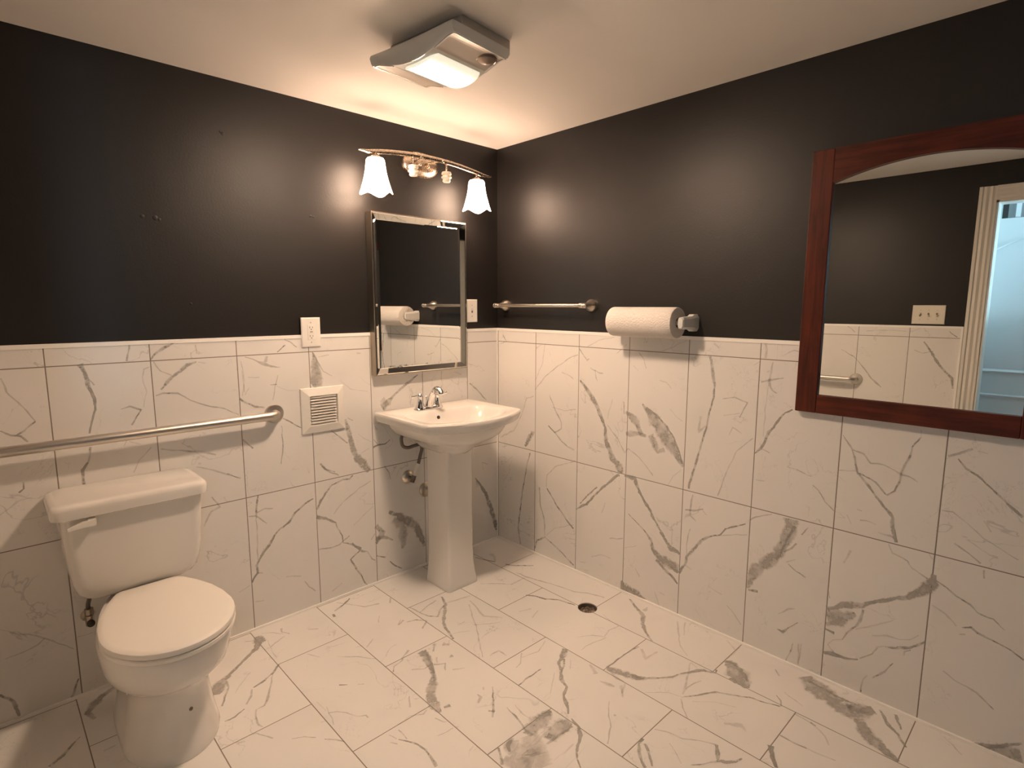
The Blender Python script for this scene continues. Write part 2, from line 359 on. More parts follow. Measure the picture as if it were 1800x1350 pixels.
VEINS = {
 'R': [
  (0.9,[-628,1038,66,-703,964,143,-748,900,129,-792,814,89,-801,746,141,-838,672,191,-880,635,214,-895,601,188]),
  (0.5,[-806,828,38,-862,780,37,-911,709,49,-930,735,31,-995,703,36,-1072,632,35]),
  (0.6,[-617,1200,33,-647,1167,39,-670,1140,39,-684,1149,26]),
  (0.5,[-309,953,45,-390,1039,36,-472,1095,35,-550,1143,34,-610,1165,27]),
  (0.35,[-309,1007,30,-364,1099,29,-380,1212,29]),
  (0.55,[-417,936,36,-459,861,43,-501,805,42,-506,762,50,-458,735,51,-411,766,37]),
  (0.6,[-411,766,44,-478,720,50,-511,694,57,-551,671,42,-598,663,35]),
  (0.4,[-36,638,50,-143,697,48,-199,786,39,-244,897,38,-297,916,38]),
  (0.9,[-233,616,79,-264,664,170,-290,701,138,-305,710,61]),
  (0.45,[-27,1194,40,-75,1210,48,-47,1248,48]),
  (0.4,[-443,871,29,-524,863,28,-601,880,27]),
  (0.35,[-504,1068,35,-567,1050,34,-582,1039,27]),
  (0.45,[-692,1107,32,-743,1083,38,-771,1085,25]),
  (0.4,[-721,1098,26,-729,1059,32,-737,1042,19]),
  (0.35,[-668,1209,26,-738,1246,25,-833,1265,24]),
  (0.4,[-849,1186,24,-874,1209,30,-906,1235,18]),
  (0.35,[-836,968,25,-817,909,25,-805,862,25]),
  (0.75,[-913,911,73,-943,893,240,-976,865,202,-1003,815,118]),
  (0.6,[-917,806,159,-978,816,119,-1028,814,94]),
  (0.75,[-1004,961,47,-1036,928,208,-1073,891,343,-1110,854,396,-1147,808,336,-1184,762,222,-1214,716,110,-1220,701,44]),
  (0.6,[-1052,823,174,-1078,774,208,-1091,744,81,-1126,767,113]),
  (1,[-1023,948,41,-1072,923,51,-1121,887,51,-1163,842,44,-1194,785,44,-1219,717,44]),
  (0.7,[-896,959,36,-904,899,36]),
  (0.4,[-1089,1082,22,-1124,1075,33,-1148,1049,22]),
  (0.3,[-1146,954,22,-1176,927,27,-1210,911,22]),
  (0.4,[-976,1199,29,-1002,1169,29,-1016,1128,17]),
  (0.35,[-1072,1205,28,-1151,1235,27,-1215,1268,26]),
  (0.35,[-1151,606,29,-1177,655,23,-1220,696,22]),
  (0.3,[-947,1138,23,-973,1114,23]),
  (0.85,[-1324,1206,61,-1337,1154,81,-1350,1088,66,-1347,1030,56,-1333,969,51,-1323,899,52,-1301,815,58,-1279,719,65,-1258,642,66,-1253,610,55]),
  (0.35,[-1295,944,63,-1288,873,74,-1317,908,42]),
  (0.55,[-1386,1032,25,-1439,1043,29,-1491,1029,38,-1477,999,29,-1463,964,29]),
  (0.35,[-1395,963,20,-1443,975,20,-1462,982,20]),
  (0.45,[-1424,886,25,-1435,917,30,-1476,899,29]),
  (0.4,[-1389,613,31,-1419,719,31,-1461,825,30,-1523,889,29]),
  (0.6,[-1540,1118,28,-1570,1129,55,-1625,1141,23]),
  (0.6,[-1583,1201,23,-1574,1147,46,-1571,1120,74,-1586,1090,37,-1604,1077,18]),
  (0.4,[-1572,1111,23,-1565,1056,23,-1563,965,23,-1563,900,19]),
  (0.85,[-1534,828,39,-1557,857,67,-1584,922,66,-1611,967,65,-1638,1007,54,-1666,1026,36]),
  (0.5,[-1557,853,24,-1593,839,24]),
  (0.3,[-1664,801,23,-1727,787,27]),
  (0.3,[-1542,723,19,-1578,722,24]),
  (0.4,[-1548,1274,64,-1554,1243,74,-1552,1212,46]),
  (0.3,[-1339,1259,50,-1360,1241,50]),
  (0.35,[-1615,1225,22,-1655,1249,26,-1688,1242,22]),
  (0.3,[-1505,1181,24,-1531,1197,23]),
  (0.7,[-273,586,54,-247,500,47,-220,372,56,-198,242,66,-179,111,67,-199,18,67]),
  (0.4,[-607,607,35,-464,546,37,-406,482,38,-399,415,45]),
  (0.8,[-407,410,53,-468,341,67,-535,281,66,-600,230,65]),
  (0.6,[-350,403,62,-357,298,62,-387,226,54,-394,121,55]),
  (0.75,[-394,121,55,-332,81,72,-311,13,65]),
  (0.65,[-394,121,47,-472,92,53,-555,54,52,-607,26,52]),
  (0.3,[-394,121,31,-470,197,38,-599,255,36]),
  (1,[-616,345,57,-688,393,83,-746,462,67,-815,533,78,-882,595,88]),
  (0.9,[-643,384,42,-695,443,55,-752,500,47]),
  (1,[-915,596,75,-974,596,122,-1001,537,85,-1054,472,84,-1093,416,72,-1144,354,71]),
  (1,[-1119,373,53,-1147,344,79,-1175,310,143,-1214,304,109,-1224,296,64]),
  (0.3,[-1179,427,26,-1184,331,32]),
  (0.9,[-943,410,21,-1002,375,34,-1052,340,61,-1078,310,88,-1086,275,135,-1125,244,234,-1178,231,296,-1225,229,194]),
  (1,[-1105,231,88,-1147,201,87,-1187,179,86,-1222,152,46]),
  (1,[-1179,225,53,-1220,203,65]),
  (0.45,[-835,250,37,-918,276,29]),
  (0.35,[-726,115,31,-774,145,38,-846,149,22]),
  (0.35,[-784,372,37,-806,431,29]),
  (0.3,[-927,229,22,-999,266,21]),
  (0.35,[-993,147,35,-1019,111,35]),
  (0.9,[-918,54,74,-927,17,331,-979,17,253,-1030,11,214,-1059,6,106]),
  (0.35,[-1105,66,28,-1132,6,28]),
  (0.35,[-1132,76,27,-1159,71,27]),
  (0.6,[-1242,510,31,-1281,521,73,-1325,536,30]),
  (0.55,[-1277,590,30,-1267,529,61,-1267,494,49,-1298,473,24]),
  (0.35,[-1325,533,24,-1344,515,24]),
  (0.5,[-1269,430,25,-1260,391,31,-1258,307,25]),
  (0.9,[-1225,208,65,-1254,258,77,-1258,295,76,-1299,350,87,-1326,394,79,-1360,422,54,-1410,446,41,-1431,478,41,-1473,502,46,-1515,525,28]),
  (0.4,[-1410,444,24,-1523,481,22]),
  (0.5,[-1254,255,26,-1286,242,25]),
  (0.35,[-1366,197,19,-1431,181,24]),
  (0.5,[-1455,144,18,-1479,125,30,-1520,82,24]),
  (0.55,[-1532,546,39,-1554,568,33,-1617,597,21]),
  (0.75,[-1689,596,285,-1688,544,287,-1667,491,212,-1647,437,215,-1605,386,275,-1563,338,253,-1545,282,143,-1536,256,86]),
  (0.8,[-1707,571,62,-1676,504,63,-1669,466,53,-1643,415,43]),
  (0.7,[-1542,247,46,-1583,255,85]),
  (0.6,[-1670,455,37,-1697,480,53,-1714,506,36]),
  (0.4,[-1667,193,33,-1704,230,49,-1727,239,21]),
  (0.8,[-1667,127,28,-1687,123,67,-1718,161,33,-1740,186,22]),
  (0.6,[-1728,96,29,-1719,40,34,-1706,5,29]),
  (0.35,[-1760,106,28,-1754,19,29]),
  (0.7,[-1690,411,28,-1720,394,28,-1757,379,36]),
  (0.35,[-1681,417,37,-1717,439,28]),
  (0.55,[-1841,955,19,-1874,910,42,-1911,899,37,-1936,872,32,-1978,872,27,-2008,860,26,-2027,851,48,-2052,848,26,-2075,836,17]),
  (0.8,[-1875,906,28,-1890,858,51,-1901,828,56,-1931,793,51,-1965,751,50,-1998,718,68,-2016,692,63,-2017,660,77,-2032,610,68]),
  (0.8,[-1901,828,32,-1941,814,46,-1969,793,45,-1988,770,36]),
  (0.4,[-1840,822,24,-1892,835,28]),
  (0.8,[-2071,986,25,-2051,948,34,-2044,908,39,-2027,856,44,-2024,820,40,-2011,787,40,-1992,767,36]),
  (0.35,[-2070,1011,21,-2071,986,17]),
  (0.5,[-1918,657,38,-1941,663,33,-1969,655,18]),
  (0.4,[-1974,629,23,-2012,627,55,-2024,621,23]),
  (0.3,[-1877,666,19,-1893,633,19]),
  (0.3,[-1907,694,23,-1923,693,28]),
  (0.6,[-2147,937,45,-2175,950,49,-2207,973,48]),
  (0.85,[-2173,934,24,-2197,906,45,-2237,882,40,-2267,852,36,-2305,814,39,-2324,799,58,-2340,785,39]),
  (0.3,[-2217,967,20,-2244,964,20]),
  (0.35,[-2149,755,25,-2175,758,33,-2206,737,21,-2257,694,28,-2295,677,24,-2344,652,24]),
  (0.6,[-2188,655,38,-2228,634,33,-2258,610,37]),
  (0.4,[-2252,750,24,-2273,719,24]),
  (0.5,[-1694,792,20,-1749,780,20]),
  (0.55,[-1756,749,20,-1779,733,30,-1803,695,29,-1835,669,19]),
  (0.6,[-1754,580,15,-1729,544,41]),
  (0.55,[-2013,597,27,-2025,568,32,-2070,554,31,-2086,534,22,-2108,524,40,-2129,514,35]),
  (1,[-1837,285,102,-1862,300,76,-1886,320,125,-1918,333,148,-1950,344,107,-1980,368,81,-2009,389,80,-2049,410,83,-2080,429,100,-2107,454,135,-2132,479,199,-2146,507,197,-2143,533,87]),
  (0.8,[-1838,255,283,-1869,263,330,-1905,283,224,-1932,305,98]),
  (1,[-1839,224,103,-1866,241,66]),
  (1,[-1838,204,41,-1869,202,72]),
  (0.8,[-1953,330,49,-1950,292,59,-1936,257,54,-1910,220,35,-1898,189,25]),
  (0.5,[-1898,189,25,-1867,170,26,-1851,148,26,-1884,117,41]),
  (1,[-1840,107,68,-1871,116,93,-1909,119,61,-1954,133,35]),
  (0.6,[-1957,140,30,-1994,177,34,-2008,211,39,-2030,221,29]),
  (0.9,[-2030,221,34,-2063,230,61,-2102,250,56,-2122,271,55,-2145,293,23]),
  (0.45,[-1989,246,24,-2034,264,43,-2071,267,23,-2100,280,23,-2123,306,23]),
  (0.3,[-1937,247,25,-2023,307,33,-2044,328,19]),
  (0.6,[-2087,215,38,-2089,232,23,-2103,243,23]),
  (0.6,[-1971,13,41,-1973,65,20,-1985,89,20]),
  (0.7,[-2002,87,30,-2037,130,49,-2059,170,19]),
  (0.75,[-2153,516,22,-2185,500,39,-2209,483,43,-2243,470,38,-2264,448,38,-2304,444,29,-2334,419,16]),
  (0.4,[-2151,428,27,-2186,411,35,-2218,381,26]),
  (0.8,[-2234,383,22,-2254,392,55,-2270,380,55,-2308,373,33,-2354,360,29,-2384,344,41]),
  (0.45,[-2227,358,26,-2243,363,34]),
  (0.55,[-2196,213,45,-2225,196,22,-2262,188,26,-2285,182,44,-2332,146,26]),
  (0.6,[-2266,594,33,-2273,567,29]),
  (0.4,[-1838,356,25,-1845,329,35]),
  (0.35,[-1750,101,44,-1754,16,39]),
  (0.3,[-1882,482,49,-1899,536,58]),
  (0.9,[-2242,-3,40,-2288,1,63,-2336,19,92,-2405,73,52]),
  (0.8,[-2313,-23,196,-2363,17,266,-2409,30,224]),
  (0.6,[247,1143,33,175,1103,51,97,1095,38,14,1084,43]),
  (0.3,[44,1069,25,129,990,32]),
 ],
 'L': [
  (0.4,[-2173,1181,30,-2160,1132,30,-2124,1078,28,-2098,1027,31]),
  (0.75,[-2098,1027,25,-2131,998,43,-2150,987,37]),
  (0.7,[-2189,1010,24,-2164,990,37,-2141,984,50,-2125,962,37]),
  (0.95,[-1965,1209,97,-1952,1182,72,-1948,1135,79,-1933,1087,60,-1934,1047,47,-1948,1003,40,-1960,964,46]),
  (0.5,[-1944,1155,33,-1930,1133,33]),
  (0.75,[-1958,917,40,-1968,864,40,-1989,835,67,-1988,777,60]),
  (0.6,[-1814,1272,41,-1827,1212,41]),
  (0.75,[-1861,1038,20,-1832,1045,41,-1795,1030,49]),
  (0.75,[-1795,1030,35,-1812,1004,42,-1828,975,42]),
  (0.3,[-1783,1154,21,-1776,1091,21,-1789,1036,21]),
  (0.4,[-1833,958,28,-1860,899,21]),
  (0.35,[-1842,917,21,-1808,897,28]),
  (0.35,[-1783,1154,21,-1778,1181,28,-1756,1187,21]),
  (0.9,[-1668,1273,22,-1703,1257,64,-1735,1234,56,-1753,1214,35]),
  (0.45,[-1743,1203,28,-1722,1166,28,-1689,1149,29]),
  (0.85,[-1600,1193,37,-1633,1185,81,-1660,1158,73,-1696,1136,72,-1727,1096,43]),
  (0.6,[-1747,1077,28,-1722,1085,43,-1672,1076,44,-1630,1045,30,-1578,1017,38,-1511,997,31,-1455,963,24]),
  (0.35,[-1593,1193,22,-1567,1187,22]),
  (0.4,[-1598,1262,37,-1597,1226,30]),
  (0.45,[-1744,868,36,-1688,854,37,-1598,830,54,-1554,811,39]),
  (0.35,[-1839,796,21,-1812,848,28,-1774,881,29]),
  (0.45,[-1628,775,23,-1569,751,39,-1521,722,40,-1465,694,24]),
  (0.9,[-2147,826,25,-2151,804,38,-2163,794,38]),
  (0.3,[-2215,731,25,-2166,766,38,-2132,771,19]),
  (0.4,[-1619,521,32,-1587,579,55,-1551,594,56]),
  (0.5,[-1580,640,32,-1558,595,48]),
  (0.3,[-1434,1186,24,-1424,1108,32,-1436,1039,32]),
  (0.8,[-1250,1268,28,-1218,1250,35,-1196,1232,29]),
  (0.75,[-1285,1215,23,-1246,1243,34]),
  (0.55,[-1416,1201,27,-1372,1183,38,-1346,1170,83,-1316,1154,56,-1273,1150,23]),
  (0.4,[-1329,1201,72,-1336,1175,83]),
  (0.3,[-1432,1145,27,-1430,1092,32,-1428,1054,27]),
  (0.35,[-1411,1116,22,-1365,1112,28]),
  (0.85,[-1447,1030,54,-1423,1008,49,-1388,990,44,-1350,980,34]),
  (0.6,[-1320,1076,23,-1293,1076,40]),
  (0.5,[-1286,1116,23,-1299,1074,34,-1313,1009,28]),
  (0.3,[-1294,1068,17,-1251,1044,23,-1206,1042,18]),
  (0.85,[-1274,923,41,-1237,895,41,-1195,868,30]),
  (0.4,[-1283,893,29,-1281,796,35,-1294,718,29]),
  (0.6,[-1445,857,33,-1409,810,39]),
  (0.3,[-1409,1068,22,-1426,1043,22]),
  (0.75,[-1128,1206,30,-1118,1166,150,-1115,1114,271,-1117,1067,333,-1136,1055,180]),
  (0.5,[-1128,1206,30,-1106,1165,42,-1079,1116,24,-1037,1090,19]),
  (0.35,[-1100,1182,24,-1051,1190,25]),
  (0.55,[-969,883,26,-940,867,26]),
  (0.9,[-982,879,51,-971,834,117,-957,782,131,-949,731,165,-931,684,167,-898,645,203,-865,600,172]),
  (0.7,[-1055,832,32,-1018,802,45,-974,760,33]),
  (0.6,[-1117,686,63,-1094,657,44,-1045,634,32]),
  (0.35,[-910,1188,51,-887,1187,39]),
  (0.35,[-920,795,20,-846,745,20]),
  (0.4,[-903,697,27,-861,715,27]),
  (0.3,[-1000,1068,19,-950,1021,26,-857,999,20]),
  (0.75,[-1399,602,33,-1412,541,59,-1411,502,59]),
  (0.6,[-1443,517,32,-1413,512,52,-1368,464,27]),
  (0.5,[-1407,526,33,-1376,538,53,-1339,528,27]),
  (0.45,[-1414,502,26,-1413,437,33,-1419,315,33]),
  (0.95,[-1449,219,47,-1423,256,61,-1424,290,67,-1400,328,67,-1367,364,74,-1340,403,68,-1313,428,61,-1274,444,69,-1245,484,62,-1197,512,56,-1156,530,36]),
  (0.45,[-1429,255,34,-1399,248,27]),
  (0.3,[-1400,335,40,-1389,358,54]),
  (0.4,[-1300,197,28,-1235,177,29]),
  (0.6,[-1216,143,29,-1197,107,44,-1167,78,30]),
  (0.35,[-1439,129,27,-1400,120,28]),
  (0.3,[-1504,193,26,-1456,208,27]),
  (0.85,[-1141,471,50,-1122,507,72,-1099,537,72,-1062,570,51,-1010,587,37,-973,582,60,-954,596,45]),
  (0.9,[-1146,437,79,-1105,419,88,-1052,383,45]),
  (0.7,[-1052,383,45,-1043,352,45,-1022,309,46,-1017,271,38,-972,246,47,-919,196,80,-892,188,56]),
  (1,[-972,254,62,-927,210,72]),
  (0.6,[-892,188,40,-865,141,41,-849,128,49]),
  (0.6,[-1140,273,44,-1076,267,45,-1039,267,38,-985,298,39]),
  (0.8,[-931,204,48,-983,175,55,-954,117,56,-932,79,48,-910,26,49,-895,5,33]),
  (0.45,[-1061,428,30,-1015,474,37,-922,524,38,-858,546,31]),
  (0.3,[-847,417,32,-960,343,31]),
  (0.35,[-1086,45,39,-1033,70,31]),
  (0.4,[-869,242,32,-844,265,41]),
  (0.6,[-1113,685,57,-1087,649,50,-1024,611,37]),
  (0.35,[-1283,855,26,-1281,790,33,-1294,721,27]),
  (0.5,[-1516,722,25,-1467,693,25]),
  (0.45,[-1446,850,25,-1407,813,38]),
  (0.45,[-2229,321,27,-2183,295,27,-2141,262,35,-2097,218,28,-2065,188,22]),
  (0.45,[-2247,233,27,-2203,237,34,-2162,247,35,-2141,262,21]),
  (0.8,[-2272,113,48,-2251,88,55,-2237,55,63,-2233,14,49]),
  (0.8,[-2064,69,29,-2078,38,52,-2091,7,66]),
  (0.3,[-2053,228,22,-2009,227,22]),
  (0.8,[-566,1056,29,-617,1023,86,-673,992,74,-716,960,67,-746,932,166,-782,911,247]),
  (0.5,[-780,952,164,-752,918,194]),
  (0.5,[-409,1064,25,-413,1015,25]),
  (0.35,[-326,1052,25,-277,1034,32]),
  (0.3,[-299,976,26,-291,1015,26]),
  (0.6,[-215,980,52,-182,953,53,-137,913,47,-90,866,41]),
  (0.9,[-840,714,55,-805,723,50,-771,720,39,-741,739,40]),
  (0.5,[-825,819,27,-814,802,33]),
  (0.8,[-833,754,22,-811,724,44]),
  (0.6,[-779,609,28,-751,566,36,-745,531,29]),
  (0.95,[-758,359,109,-713,333,148,-660,291,227,-598,239,232,-567,172,197,-543,107,96]),
  (0.6,[-737,312,184,-684,277,338,-678,219,303,-680,157,191,-688,138,76]),
  (0.8,[-837,306,143,-798,261,182,-840,213,108]),
  (0.7,[-843,240,108,-792,232,109,-740,203,52]),
  (0.8,[-839,148,36,-788,121,44]),
  (0.8,[-763,92,37,-737,62,61,-692,29,46]),
  (0.9,[-178,415,43,-130,351,106,-100,305,152,-70,234,154,-40,155,185,-20,93,187,-11,50,94]),
  (0.4,[-169,398,130,-159,357,175]),
  (0.5,[-129,497,35,-79,479,35]),
  (0.3,[-119,487,26,-114,448,35]),
 ],
 'F': [
  (0.8,[-286,-123,55,-266,-187,65,-241,-243,54]),
  (0.4,[-191,-146,169,-198,-185,111,-235,-238,54]),
  (0.7,[-221,-305,74,-191,-354,84,-121,-421,53]),
  (0.9,[-686,-342,52,-715,-410,91,-765,-470,97,-821,-534,83,-847,-605,71,-861,-660,61]),
  (0.6,[-852,-315,40,-846,-392,49,-831,-441,48,-805,-474,38]),
  (0.7,[-721,-413,50,-764,-435,69,-805,-474,48]),
  (0.5,[-843,-386,39,-784,-362,50,-728,-350,51]),
  (0.6,[-932,-412,28,-893,-424,47,-860,-464,56,-912,-504,45]),
  (0.35,[-974,-404,37,-941,-378,38]),
  (0.35,[-711,-404,41,-649,-416,72,-575,-429,32]),
  (0.4,[-633,-488,30,-681,-567,38,-736,-664,36,-798,-756,34,-853,-843,24]),
  (0.3,[-840,-627,27,-774,-659,36]),
  (0.4,[-787,-591,27,-743,-589,37]),
  (0.35,[-606,-466,41,-650,-614,67,-599,-679,47]),
  (0.35,[-731,-637,37,-661,-687,37,-629,-701,28]),
  (0.4,[-827,-855,32,-778,-854,49,-777,-902,32]),
  (0.4,[-461,-374,45,-395,-437,45,-351,-489,55,-252,-486,46]),
  (0.55,[-245,-413,35,-238,-500,80,-219,-562,45,-184,-702,44,-180,-757,43,-138,-817,53,-114,-899,52]),
  (0.9,[-376,-619,53,-349,-654,63,-333,-709,62,-292,-758,62,-274,-845,50]),
  (0.3,[-506,-700,39,-448,-720,69]),
  (0.3,[-497,-777,38,-436,-757,39]),
  (0.4,[-471,-1017,26,-408,-1056,35,-380,-1098,26,-325,-1081,36,-271,-1093,37]),
  (0.4,[-527,-1087,25,-485,-1085,34,-379,-1105,35]),
  (0.3,[-240,-989,29,-263,-1043,28,-271,-1093,28]),
  (0.35,[-587,-943,34,-662,-971,33,-738,-953,24]),
  (0.5,[-719,-931,33,-769,-976,31,-802,-983,23]),
  (0.85,[-866,-1066,43,-802,-1057,45,-737,-1058,23]),
  (0.3,[-712,-1106,23,-784,-1156,36,-818,-1179,21]),
  (0.3,[-610,-1102,24,-655,-1136,23]),
  (1,[-569,-1039,141,-610,-1062,121,-652,-1075,79,-694,-1124,76,-725,-1155,96,-744,-1194,58,-787,-1220,77,-820,-1262,67,-846,-1293,46]),
  (0.8,[-622,-1077,64,-658,-1108,47,-692,-1126,38]),
  (1,[-856,-1313,32,-867,-1355,63,-892,-1385,80,-934,-1407,65,-979,-1438,40,-997,-1468,33]),
  (0.5,[-693,-1352,21,-755,-1395,26,-787,-1431,32,-859,-1469,30]),
  (0.5,[-626,-1261,29,-623,-1287,109,-613,-1320,43]),
  (0.4,[-577,-1173,63,-603,-1223,114]),
  (0.5,[-588,-1332,73,-639,-1372,35]),
  (0.5,[-734,-1405,53,-732,-1412,52]),
  (0.9,[-1014,-635,165,-1014,-676,243,-1033,-723,157,-1050,-771,130,-1077,-818,133,-1114,-851,215,-1144,-888,208,-1160,-937,202,-1165,-978,66]),
  (0.9,[-993,-641,50,-1020,-710,64,-1053,-780,53,-1080,-827,52]),
  (0.6,[-1105,-711,31,-1065,-738,31,-1034,-735,31]),
  (0.6,[-942,-633,42,-975,-673,49]),
  (0.6,[-917,-657,127,-898,-682,84]),
  (0.6,[-944,-742,121,-937,-757,48]),
  (0.55,[-1026,-743,55,-986,-768,47,-1014,-805,31]),
  (0.4,[-989,-713,48,-1010,-746,47]),
  (0.45,[-991,-821,31,-948,-846,31]),
  (0.8,[-1142,-964,47,-1120,-970,115]),
  (0.5,[-1010,-995,42,-1012,-1015,104,-1038,-1032,41]),
  (0.4,[-968,-980,50,-977,-994,36]),
  (0.75,[-945,-1002,29,-985,-1052,41,-1025,-1097,60,-1050,-1121,39]),
  (0.7,[-1038,-1089,46,-1023,-1103,53]),
  (0.75,[-978,-1116,20,-986,-1158,39,-995,-1203,45,-1008,-1238,44]),
  (0.4,[-950,-1128,20,-962,-1177,33,-958,-1220,19]),
  (0.7,[-880,-1235,99,-912,-1244,292,-960,-1247,349,-1010,-1254,278]),
  (0.9,[-915,-1232,98,-891,-1245,98]),
  (0.7,[-878,-1335,63,-891,-1313,318,-938,-1314,341,-984,-1323,241]),
  (0.7,[-880,-1337,63,-925,-1336,49,-974,-1334,60,-1002,-1333,48]),
  (0.9,[-1013,-1242,124,-1009,-1273,92]),
  (1,[-974,-1307,122,-968,-1322,91]),
  (0.95,[-1067,-1235,61,-1098,-1249,101,-1111,-1270,41]),
  (0.5,[-1094,-1235,179,-1091,-1281,351,-1074,-1330,460,-1075,-1369,450,-1081,-1387,333]),
  (0.5,[-1143,-1280,171,-1132,-1322,336,-1107,-1362,333]),
  (0.45,[-1020,-1263,306,-1034,-1311,415,-1050,-1345,289]),
  (0.8,[-1126,-1235,47,-1164,-1292,73]),
  (0.8,[-1064,-1307,35,-1095,-1311,34,-1052,-1335,29]),
  (0.35,[-1166,-1226,17,-1126,-1235,24]),
  (0.85,[-1341,-981,24,-1322,-1004,36,-1307,-1041,48,-1298,-1078,53,-1307,-1115,57,-1316,-1158,73]),
  (0.6,[-1318,-945,31,-1315,-967,43,-1319,-999,30]),
  (0.45,[-1196,-828,28,-1228,-882,40]),
  (0.4,[-1304,-922,19,-1253,-918,26,-1214,-941,39,-1192,-932,40]),
  (0.55,[-1198,-985,19,-1183,-1019,38,-1175,-1026,19]),
  (0.4,[-1239,-1057,18,-1204,-1064,25,-1180,-1064,25]),
  (0.5,[-1099,-628,56,-1044,-593,58]),
  (1,[-1459,-63,194,-1467,-106,266,-1493,-143,133,-1541,-179,93,-1593,-219,90,-1630,-247,81,-1663,-267,165,-1687,-303,289,-1705,-333,188]),
  (0.8,[-1652,-277,46,-1657,-321,51,-1678,-359,50,-1707,-413,36]),
  (0.6,[-1512,-63,31,-1475,-92,38]),
  (0.85,[-1469,-315,48,-1502,-349,60,-1548,-376,65,-1590,-390,32]),
  (0.6,[-1599,-396,44,-1619,-434,55,-1643,-465,48]),
  (0.85,[-1655,-481,30,-1692,-500,52,-1726,-501,46]),
  (0.6,[-1505,-356,27,-1542,-422,45,-1573,-478,61,-1600,-516,48,-1626,-516,41,-1641,-553,40,-1647,-597,45,-1641,-615,28]),
  (0.3,[-1574,-290,27,-1616,-332,32,-1652,-374,25]),
  (0.6,[-1360,-72,64,-1370,-102,39,-1353,-138,39]),
  (0.45,[-1439,-50,31,-1401,-79,39,-1372,-117,31]),
  (0.4,[-1377,-142,46,-1422,-162,38,-1444,-177,30]),
  (0.5,[-1279,-162,24,-1245,-188,39]),
  (0.3,[-1438,-121,23,-1454,-204,29,-1459,-269,28]),
  (0.75,[-1018,-47,63,-1082,-82,70,-1125,-103,60]),
  (1,[-1142,-124,59,-1149,-146,66]),
  (0.5,[-1086,-39,35,-1063,-69,35,-1003,-166,43,-940,-186,61]),
  (0.4,[-869,-173,45,-898,-219,53]),
  (0.35,[-1027,-327,32,-998,-284,33]),
  (0.55,[-973,-408,40,-936,-387,49]),
  (0.35,[-1162,-459,36,-1111,-422,45]),
  (0.35,[-1194,-423,29,-1157,-440,29]),
  (0.45,[-1281,-428,21,-1226,-481,35,-1173,-549,28]),
  (0.9,[-1355,-596,44,-1328,-617,19]),
  (0.4,[-1359,-330,21,-1330,-382,35]),
  (0.4,[-1302,-642,25,-1284,-657,25]),
  (0.5,[-1450,-707,23,-1424,-723,29,-1405,-750,29,-1387,-788,34,-1363,-807,40,-1363,-824,34]),
  (0.35,[-1443,-674,23,-1453,-742,28,-1463,-773,22]),
  (0.35,[-1489,-732,22,-1470,-738,22]),
  (0.65,[-1591,-736,16,-1558,-756,27,-1532,-785,21]),
  (0.6,[-1513,-811,16,-1489,-842,31,-1472,-869,26]),
  (0.6,[-1688,-621,22,-1666,-629,38,-1652,-658,22,-1635,-690,32]),
  (0.5,[-1164,-672,39,-1146,-647,40,-1094,-630,34]),
  (0.5,[-1351,-943,21,-1342,-975,26]),
  (0.5,[-1367,-973,31,-1351,-996,26]),
  (0.3,[-1455,-628,18,-1452,-692,17]),
  (0.9,[-2092,-243,34,-2123,-274,66,-2145,-306,81,-2180,-329,63]),
  (0.75,[-1962,-25,100,-2007,-53,194,-2040,-90,160,-2058,-125,120,-2045,-174,72]),
  (0.3,[-2046,-370,40,-2016,-367,41]),
  (0.9,[-544,-1234,113,-536,-1268,197,-520,-1310,195,-511,-1349,180,-490,-1370,109,-448,-1410,52,-406,-1439,58,-361,-1457,53,-300,-1488,87,-283,-1505,114,-265,-1543,66,-243,-1538,54]),
  (0.8,[-514,-1305,65,-504,-1356,83]),
  (0.5,[-550,-1239,53,-567,-1296,77,-567,-1336,50,-623,-1359,42]),
  (0.7,[-335,-1239,73,-380,-1232,43,-456,-1229,35,-545,-1232,53]),
  (0.9,[-165,-1536,105,-173,-1566,343,-204,-1601,501,-234,-1634,357,-263,-1666,127]),
  (1,[-165,-1536,70,-158,-1570,62,-179,-1605,61,-224,-1654,65]),
  (0.9,[-251,-1598,163,-266,-1624,64]),
  (0.75,[-39,-991,63,-86,-1066,77,-120,-1123,124,-176,-1156,104,-225,-1204,69,-262,-1259,52]),
  (0.4,[-81,-1101,127,-41,-1093,34]),
  (0.3,[-262,-1259,30,-266,-1329,36]),
  (0.35,[-44,-1253,49,-130,-1309,46,-201,-1355,29,-241,-1412,28]),
  (0.25,[-29,-1282,49,-122,-1329,38]),
  (0.5,[-279,-1444,34,-357,-1476,46,-430,-1506,62,-468,-1517,37]),
  (0.5,[-273,-1444,34,-286,-1475,27]),
  (0.5,[-433,-1513,31,-387,-1513,38,-346,-1528,26]),
  (0.8,[-488,-1521,30,-454,-1545,49,-415,-1564,55,-364,-1598,56,-340,-1644,49,-307,-1695,43,-290,-1747,42,-274,-1789,42]),
  (0.7,[-272,-1791,42,-242,-1779,43,-221,-1758,25]),
  (0.4,[-560,-1415,18,-499,-1473,24,-481,-1519,24]),
  (0.45,[-490,-1524,36,-528,-1551,35,-566,-1591,28]),
  (0.3,[-475,-1561,18,-419,-1620,24,-391,-1682,24]),
  (0.5,[-74,-1694,34,-105,-1723,47]),
  (0.3,[-24,-1475,30,-68,-1531,44]),
  (0.3,[-195,-1535,34,-37,-1536,37]),
  (0.35,[-182,-1772,25,-204,-1816,43,-215,-1845,30]),
  (0.3,[-497,-1690,84,-462,-1732,112,-478,-1756,38]),
  (0.5,[-694,-1537,27,-673,-1577,38,-662,-1626,37,-630,-1668,26,-606,-1717,36]),
  (0.95,[-606,-1717,73,-633,-1734,87,-662,-1749,75,-646,-1774,74,-626,-1793,65,-600,-1798,35]),
